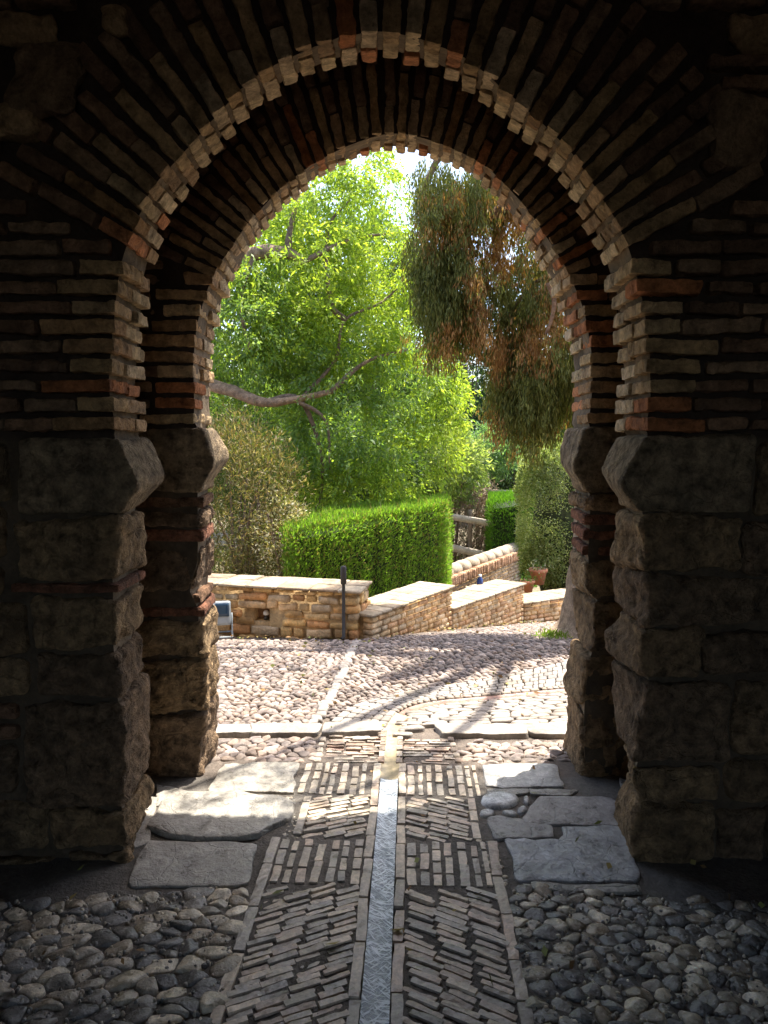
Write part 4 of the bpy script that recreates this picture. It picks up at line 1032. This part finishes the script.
limb(mb, [(1.9, 6.2, 2.6), W(556, 300, 6.3), W(530, 300, 6.4), W(500, 330, 6.5)], .05, .012, col=(.24, .15, .09))
lW([(548, 283, 6.0), (554, 300, 6.0), (552, 318, 6.0), (546, 334, 6.0)], .022, .012); lW([(505, 320, 6.4), (520, 300, 6.4), (540, 280, 6.3), (580, 270, 6.2)], .014, .02)
limb(mb, [(1.8, 6.1, 4.0), (1.6, 5.2, 4.7), (1.1, 4.5, 5.0), (.8, 4.4, 4.9)], .05, .012, col=(.24, .15, .09))  # this and the next two limbs carry the added shade clumps
limb(mb, [(1.75, 6.2, 4.3), (1.3, 5.6, 4.9), (.8, 5.0, 5.1), (.2, 4.4, 5.0)], .06, .015, col=(.24, .15, .09))
limb(mb, [(1.7, 6.5, 5.2), (1.0, 6.9, 6.0), (0, 7.1, 6.2), (-.9, 7.5, 6.3)], .06, .015, col=(.24, .15, .09))
limb(mb, [(1.8, 6.4, 4.2), (1.2, 6.4, 4.3), (.6, 6.5, 4.1), (.3, 6.5, 3.6)], .07, .02, col=(.24, .15, .09))
mb.build('trunk', M_bark, tr)
cy = MB()
CG = [(.15, .175, .05), (.19, .21, .06), (.11, .135, .04), (.25, .26, .085)]; CB = [(.38, .2, .075), (.45, .25, .09), (.30, .17, .07), (.5, .33, .14)]
def hang(c, R_, n_sp, n_lf, brown, spl=.32, L=.05, w_=.010):
    C, D = sprays(c, R_, n_sp, n_lf, spl, outward=.2, droop=1.5, thick=.12)
    D = D * .4 + [0, 0, -1.0]
    keep_ = fbm(C * [3.4, 3.4, 1.8] + 70, 2) > rng.uniform(-.5, -.2, len(C)); C, D = C[keep_], D[keep_]
    f = fbm(C * 2.6 + 9, 3) * 2.2 + brown
    pick = rng.uniform(0, 1, len(C)) < f
    cols = np.where(pick[:, None], np.array(CB)[rng.integers(4, size=len(C))], np.array(CG)[rng.integers(4, size=len(C))])
    leaves(cy, C, D, L, w_, CG, cols=cols)
for px, py, rx, rz_, d_, b, k in [(455, 185, 34, 34, 6.5, .0, 1), (440, 225, 30, 40, 6.6, .1, 1), (475, 200, 34, 26, 6.6, .0, .9), (432, 270, 20, 32, 6.5, .35, 1), (462, 270, 30, 34, 6.5, .35, 1), (445, 310, 30, 24, 6.5, .4, .9), (475, 310, 22, 18, 6.4, .4, .6), (520, 195, 30, 22, 6.8, .15, .7),
                                  (500, 255, 18, 14, 6.6, .2, .5), (480, 240, 26, 20, 6.8, .3, .7), (515, 320, 22, 18, 6.5, .3, .9), (490, 290, 20, 14, 6.5, .3, .5), (540, 250, 28, 22, 6.4, .1, .8), (550, 290, 24, 18, 6.3, .2, .8), (525, 290, 20, 16, 6.4, .15, .6), (545, 340, 34, 22, 6.3, .25, .9), (515, 348, 26, 22, 6.4, .35, 1), (540, 372, 34, 26, 6.3, .35, 1.2), (507, 385, 20, 20, 6.4, .45, 1), (528, 405, 24, 22, 6.3, .2, 1.1), (560, 385, 22, 22, 6.3, .15, 1), (500, 190, 20, 16, 6.5, 0, .8), (428, 175, 14, 20, 6.7, 0, .5), (570, 335, 20, 28, 6.4, .1, .8)]:
    c = W(px, py, d_); hang(c, (rx / F * d_, rx / F * d_ * 1.1, rz_ / F * d_), int(84 * k * (rx * rz_) / 900) + 8, 80, b, spl=.26)
for c, R_, n in [((2.9, 6.9, 3.4), (.5, .6, 1.0), 60), ((.2, 4.35, 4.9), (.8, .35, .3), 26), ((1.05, 4.4, 4.9), (.5, .34, .25), 60), ((.5, 6.9, 6.0), (1.2, .9, .4), 60), ((-.9, 7.6, 6.2), (1.1, .8, .4), 50)]:  # all but the first: unseen clumps added to shade threshold and courtyard
    hang(c, R_, n, 60, .1, spl=.4, L=.08, w_=.016)
cy.build('crown', M_needle, tr)
settle(tr, (tx, ty, zb))

# feathery shrub at left behind the rubble wall
def shrub(name, label, c, R_, n_sp, n_lf, pal, spl, L, w_, mat=M_needle, cat='shrub', droop=.2, outward=.6, base=None, stem=(.2, .14, .1), group=None, stems=5, up=.0, thick=.25):
    t = thing(name, label, cat, group); mb = MB()
    bz = c[2] - R_[2] if base is None else base
    for k in range(stems):
        a = rng.uniform(0, 6.28); e = np.array(c) + np.array([math.cos(a) * R_[0] * .55, math.sin(a) * R_[1] * .55, R_[2] * rng.uniform(.1, .6)])
        b_ = np.array([c[0] + rng.uniform(-.1, .1) * R_[0], c[1] + rng.uniform(-.1, .1), bz]); m__ = (b_ + e) / 2 + rng.normal(0, .05, 3)
        limb(mb, [b_, m__, e], min(.05, R_[0] * .06), .008, col=stem, seg=7)
    mb.build('stem', M_bark, t)
    mb = MB(); C, D = sprays(c, R_, n_sp, n_lf, spl, outward=outward, droop=droop, thick=thick); D[:, 2] += up
    leaves(mb, C, D, L, w_, pal); mb.build('foliage', mat, t); settle(t, (c[0], c[1], bz)); return t
TM = [(0.13, 0.143, 0.044), (0.162, 0.153, 0.054), (0.216, 0.153, 0.078), (0.108, 0.122, 0.039), (0.324, 0.275, 0.166)]
c = W(240, 505, 7.9); shrub('feathery_shrub', 'tall feathery olive brown shrub at the left edge of the opening, behind the rubble wall', (c[0] - .03, c[1], c[2] - .12), (.6, .7, .95), 560, 36, TM, .3, .06, .011, outward=.5, droop=-.4, base=-.4, up=.5, stems=9)
c = W(280, 535, 7.4); shrub('pale_flowering_shrub', 'smaller cream flecked shrub in front of the feathery one', (c[0], c[1], c[2]), (.22, .3, .42), 130, 30, TM + [(.5, .46, .34), (.45, .42, .3)], .16, .04, .014, base=-.5, up=.3)

# hedges : clipped, foliage shell + volume
def hedge(name, label, corners, z0, zts, n, pal, L, w_, top_up=True, mat=M_hedge, cat='hedge'):
    """corners: 4 ground corners (front-left, front-right, back-right, back-left), zts their top heights"""
    t = thing(name, label, cat); Q = np.array(corners, float); Zt = np.array(zts, float)
    area = []
    def side(i, j, n_):
        u = rng.uniform(0, 1, n_); v = rng.uniform(0, 1, n_) 
        p = Q[i] * (1 - u)[:, None] + Q[j] * u[:, None]; zt = Zt[i] * (1 - u) + Zt[j] * u
        e = Q[j] - Q[i]; nn = np.array([e[1], -e[0]]) / np.linalg.norm(e); cen = Q.mean(0)
        if nn @ (Q[i] - cen) < 0: nn = -nn
        z = z0 + (zt - z0) * v
        g = fbm(np.c_[p * 3.2, z * .6], 2) * .05 + fbm(np.c_[p * 13, z * 2.0], 2, 4) * .035
        ins = -rng.uniform(0, 1, n_) ** 2 * .09 + g - .05 * (v > .93) * (v - .93) / .07
        C = np.c_[p + nn * ins[:, None], z]; D = rng.normal(0, .45, (n_, 3)) + np.r_[nn * .5, .75]
        return C, D
    CC_, DD_ = [], []
    per = [np.linalg.norm(Q[(i + 1) % 4] - Q[i]) for i in range(4)]
    h = Zt.mean() - z0
    ar = [p_ * h for p_ in per]; wts = [1, 1, .5, .6]
    tot = sum(a * b for a, b in zip(ar, wts)) + per[0] * per[1]
    for i in range(4):
        C, D = side(i, (i + 1) % 4, int(n * ar[i] * wts[i] / tot)); CC_.append(C); DD_.append(D)
    n_ = int(n * per[0] * per[1] / tot * 1.4); u, v = rng.uniform(0, 1, (2, n_)); 
    w4 = np.c_[(1 - u) * (1 - v), u * (1 - v), u * v, (1 - u) * v]; p = w4 @ Q; z = w4 @ Zt
    z = z - rng.uniform(0, 1, n_) ** 2 * .07 + fbm(np.c_[p * 5, np.zeros(n_)], 3) * .05
    CC_.append(np.c_[p, z]); DD_.append(rng.normal(0, .35, (n_, 3)) + [0, 0, 1.1])
    mb = MB(); leaves(mb, np.concatenate(CC_), np.concatenate(DD_), L, w_, pal); mb.build('foliage', mat, t)
    ns = int(n / 90); u, v = rng.uniform(0, 1, (2, ns)); w4 = np.c_[(1 - u) * (1 - v), u * (1 - v), u * v, (1 - u) * v]
    mb = MB(); leaves(mb, np.c_[w4 @ Q, w4 @ Zt - .03], rng.normal(0, .3, (ns, 3)) + [0, 0, 1], .11, .012, pal); mb.build('stray_shoots', mat, t)
    # woody inner mass (twigs) so no one can see straight through
    core = MB(); cq = Q.mean(0) + (Q - Q.mean(0)) * .86; V = [(*cq[i], z0) for i in range(4)] + [(*cq[i], Zt[i] - .12) for i in range(4)]
    core.add(V, [np.array([(0, 1, 5, 4), (1, 2, 6, 5), (2, 3, 7, 6), (3, 0, 4, 7), (4, 5, 6, 7)])], (.03, .05, .015)); core.build('inner_twigs', M_bark, t, smooth=False)
    settle(t, (*Q.mean(0), z0)); return t
HG = [(.20, .34, .05), (.23, .38, .055), (.15, .27, .04), (.27, .40, .07), (.20, .32, .06), (.25, .22, .09)]
fl_, fr_, br_, bl_ = W(292, 530, 7.0), W(447, 503, 8.5), W(448, 495, 9.6), W(296, 512, 8.3)
hedge('clipped_hedge', 'long square clipped bright green hedge behind the stepped and rubble walls', [(-.95, 7.0), (.73, 8.5), (.84, 9.5), (-1.05, 8.2)], -.75, [fl_[2], fr_[2], br_[2], bl_[2]], 60000, HG, .05, .012)
a = W(489, 502, 12); b = W(519, 494, 12.3)
hedge('clipped_hedge', 'small darker green clipped hedge beyond the wooden railing, left of the rounded topiary', [(a[0] + .02, 12.0), (b[0] + .15, 11.7), (b[0] + .6, 13), (a[0] + .15, 13.2)], -1.2, [a[2], a[2] + .1, b[2], b[2] - .05], 18000, [(.12, .25, .03), (.15, .28, .035), (.09, .20, .025)], .055, .014)
# rounded topiary
t = thing('rounded_topiary', 'tall rounded clipped evergreen with pale green tips beside the right pier, above the pots', 'topiary')
c = np.array(W(561, 512, 9.9)); Rt_ = np.array([.56, .56, 1.0]); n_ = 75000
u = rng.normal(0, 1, (n_, 3)); u /= np.linalg.norm(u, axis=1, keepdims=True); sgn = np.sign(u) * np.abs(u) ** .62; sgn /= (np.abs(sgn) ** 3).sum(1, keepdims=True) ** (1 / 3)
g = fbm(u * 9, 3)[:, None] * .17; rr_ = (1 - rng.uniform(0, 1, (n_, 1)) ** 2 * .14 + g)
mb = MB(); leaves(mb, c + sgn * Rt_ * rr_, u * .4 + rng.normal(0, .6, (n_, 3)) + [0, 0, .1], 0.032, .014, [(.28, .35, .12), (.34, .41, .16), (.20, .27, .08), (.44, .48, .25)]); mb.build('foliage', M_needle, t)
mb = MB(); tube(mb, [(c[0], c[1], -1.0), (c[0], c[1], c[2] - .5), (c[0], c[1], c[2] + .6)], [.12, .42, .3], (.04, .05, .02), 12, amp=.2); mb.build('trunk', M_bark, t); settle(t, (c[0], c[1], -1.0))

# background planting, down slope
def bg(name, label, px, py, d, rx, rz_, n_sp, n_lf, pal, **k):
    c = W(px, py, d); s = d / F
    return shrub(name, label, tuple(c), (rx * s, rx * s, rz_ * s), n_sp, n_lf, pal, base=-1.2, **k)
bg('grey_green_shrub', 'loose grey green shrub above the end of the long hedge', 450, 462, 13, 30, 30, 260, 30, [(.24, .32, .12), (.3, .36, .16), (.17, .24, .08)], spl=.3, L=.08, w_=.03, mat=M_leaf)
bg('bluish_shrub', 'bluish green round shrub right of the loose grey green one', 488, 452, 14.5, 24, 22, 220, 30, [(.13, .24, .11), (.17, .28, .14), (.1, .18, .09)], spl=.3, L=.08, w_=.03, mat=M_leaf)
bg('dark_shrub', 'very dark green shrub under the hanging cypress, above the small hedge', 510, 470, 15.5, 26, 30, 240, 30, [(.03, .055, .02), (.04, .07, .025)], spl=.3, L=.09, w_=.03, mat=M_leaf)
bg('dry_creeper', 'curtain of dry brown twigs hanging behind the wooden railing', 468, 520, 13.6, 40, 62, 420, 34, [(.28, .2, .14), (.34, .25, .18), (.2, .14, .1), (.15, .16, .08)], spl=.45, L=.12, w_=.012, mat=M_twig, droop=1.2, outward=.2, thick=.15)
bg('dark_conifer', 'slim dark green conifer standing far behind, between the two big crowns', 470, 385, 22, 24, 75, 420, 34, [(.025, .06, .03), (.035, .08, .04), (.02, .045, .022)], spl=.5, L=.13, w_=.03, cat='tree', droop=.6)
bg('tall_evergreen', 'tall blurred green tree far behind the right side of the cypress', 548, 330, 24, 50, 120, 420, 34, [(.05, .085, .03), (.06, .1, .035)], spl=.6, L=.16, w_=.05, cat='tree')
bg('tall_evergreen', 'tall green tree far behind the broadleaf crown at the left of the opening', 250, 300, 20, 70, 150, 620, 34, [(.05, .09, .025), (.07, .12, .03)], spl=.6, L=.16, w_=.06, cat='tree')
bg('tall_evergreen', 'mid green tree far behind the middle of the broadleaf crown', 360, 330, 22, 60, 120, 620, 34, [(.06, .11, .025), (.08, .14, .03)], spl=.6, L=.16, w_=.06, cat='tree')
bg('round_bush', 'round green bush behind the feathery shrub, low at the left', 250, 450, 13, 60, 70, 420, 34, [(.06, .1, .03), (.08, .13, .035)], spl=.4, L=.1, w_=.035, mat=M_leaf)
bg('round_bush', 'round green bush behind the long clipped hedge', 370, 470, 13, 60, 50, 420, 34, [(.06, .11, .03), (.09, .15, .03)], spl=.4, L=.1, w_=.035, mat=M_leaf)
# far wood closing the horizon
mb = MB(); n_sp = 3800; X_ = rng.uniform(-26, 30, n_sp); Y_ = rng.uniform(28, 36, n_sp)
Zt_ = 3.5 + 2.2 * fbm(np.c_[X_ * .25, Y_ * .1, X_ * 0], 3); Z_ = -1.5 + (Zt_ + 1.5) * rng.uniform(0, 1, n_sp) ** .8
O = np.c_[X_, Y_, Z_]; C = (O[:, None] + rng.normal(0, .45, (n_sp, 26, 3))).reshape(-1, 3); leaves(mb, C, None, .3, .16, [(.04, .075, .025), (.06, .1, .03), (.05, .09, .04)])
o = mb.build('distant_wood', M_leaf); o['kind'] = 'stuff'
# weeds and litter in the planting bed
mb = MB(); n_ = 26000; X_ = rng.uniform(-4.5, 4.5, n_); Y_ = rng.uniform(6.9, 17, n_)
leftok = (X_ < (Y_ - 5.9) * .6 - .35); X_, Y_ = X_[leftok], Y_[leftok]; n_ = len(X_)
keep = Y_ > 6.3 + .45; X_, Y_ = X_[keep], Y_[keep]
leaves(mb, np.c_[X_, Y_, drop(Y_) - .02], rng.normal(0, .5, (len(X_), 3)) + [0, 0, .8], .1, .03, [(.06, .1, .03), (.12, .1, .06), (.09, .12, .03)])
o = mb.build('ground_cover', M_leaf); o['kind'] = 'stuff'
mb = MB(); n_ = 420; X_ = rng.uniform(-1.6, 2.2, n_); Y_ = np.where(rng.uniform(0, 1, n_) < .3, rng.uniform(2.0, 3.6, n_), rng.uniform(3.6, 8, n_))
Y_ = np.where(rng.uniform(0, 1, n_) < .3, 5.78 - .2 * (X_ + .1).clip(-2, 0) + 1.5 * (X_ + .1).clip(0, 1.6) - rng.uniform(.02, .25, n_), Y_)
leaves(mb, np.c_[X_, Y_, drop(Y_) + .016], rng.normal(0, 1, (n_, 3)) * [1, 1, .15], .035, .016, [(.30, .19, .08), (.22, .13, .06), (.35, .28, .1), (.2, .22, .07)], Lv=.6)
o = mb.build('fallen_leaves', M_twig); o['kind'] = 'stuff'
# weeds at the foot of the trunk
mb = MB(); g_ = G(556, 640); n_ = 220; C = np.c_[g_[0] + rng.normal(0, .07, n_), g_[1] + .15 + rng.normal(0, .06, n_), np.full(n_, float(drop(g_[1])) - .01)]
leaves(mb, C, rng.normal(0, .4, (n_, 3)) + [0, 0, 1], .045, .01, [(.16, .25, .04), (.2, .28, .06)]); tag(mb.build('grass_tuft', M_leaf), 'small tuft of light green weeds at the foot of the cypress trunk', 'weed')

# ------------------------------------------------------------------ light, sky, camera
AZ, EL = math.radians(42), math.radians(71)
w = bpy.data.worlds.new('World'); sc.world = w; w.use_nodes = True; nt = w.node_tree
bgn = nt.nodes['Background']; sky = nt.nodes.new('ShaderNodeTexSky'); sky.sky_type = 'NISHITA'; sky.sun_disc = False
sky.sun_elevation = EL; sky.sun_rotation = AZ; sky.air_density = 1.0; sky.dust_density = 3.0
nt.links.new(sky.outputs[0], bgn.inputs[0]); bgn.inputs[1].default_value = .15
sl = bpy.data.lights.new('sun', 'SUN'); sl.energy = 3.8; sl.angle = math.radians(.5); sl.color = (1, .94, .84)
so = bpy.data.objects.new('sun', sl); COL.objects.link(so)
tosun = Vector((math.sin(AZ) * math.cos(EL), math.cos(AZ) * math.cos(EL), math.sin(EL)))
so.rotation_euler = tosun.to_track_quat('Z', 'Y').to_euler(); so.location = tosun * 30
cam = bpy.data.cameras.new('camera'); co = bpy.data.objects.new('camera', cam); COL.objects.link(co)
cam.sensor_fit = 'VERTICAL'; cam.sensor_height = 36; cam.lens = F / 1024 * 36
cam.clip_start = .05; cam.clip_end = 500
co.location = (0, 0, CAM_H); co.rotation_euler = (math.pi / 2 - PITCH, 0, 0); sc.camera = co
sc.view_settings.view_transform = 'Standard'; sc.view_settings.look = 'None'; sc.view_settings.gamma = 1
sc.view_settings.exposure = 2.0
sc.cycles.use_denoising = True; sc.cycles.denoising_prefilter = 'ACCURATE'
sc.cycles.max_bounces = 8; sc.cycles.diffuse_bounces = 5; sc.cycles.transmission_bounces = 4; sc.cycles.sample_clamp_indirect = 6
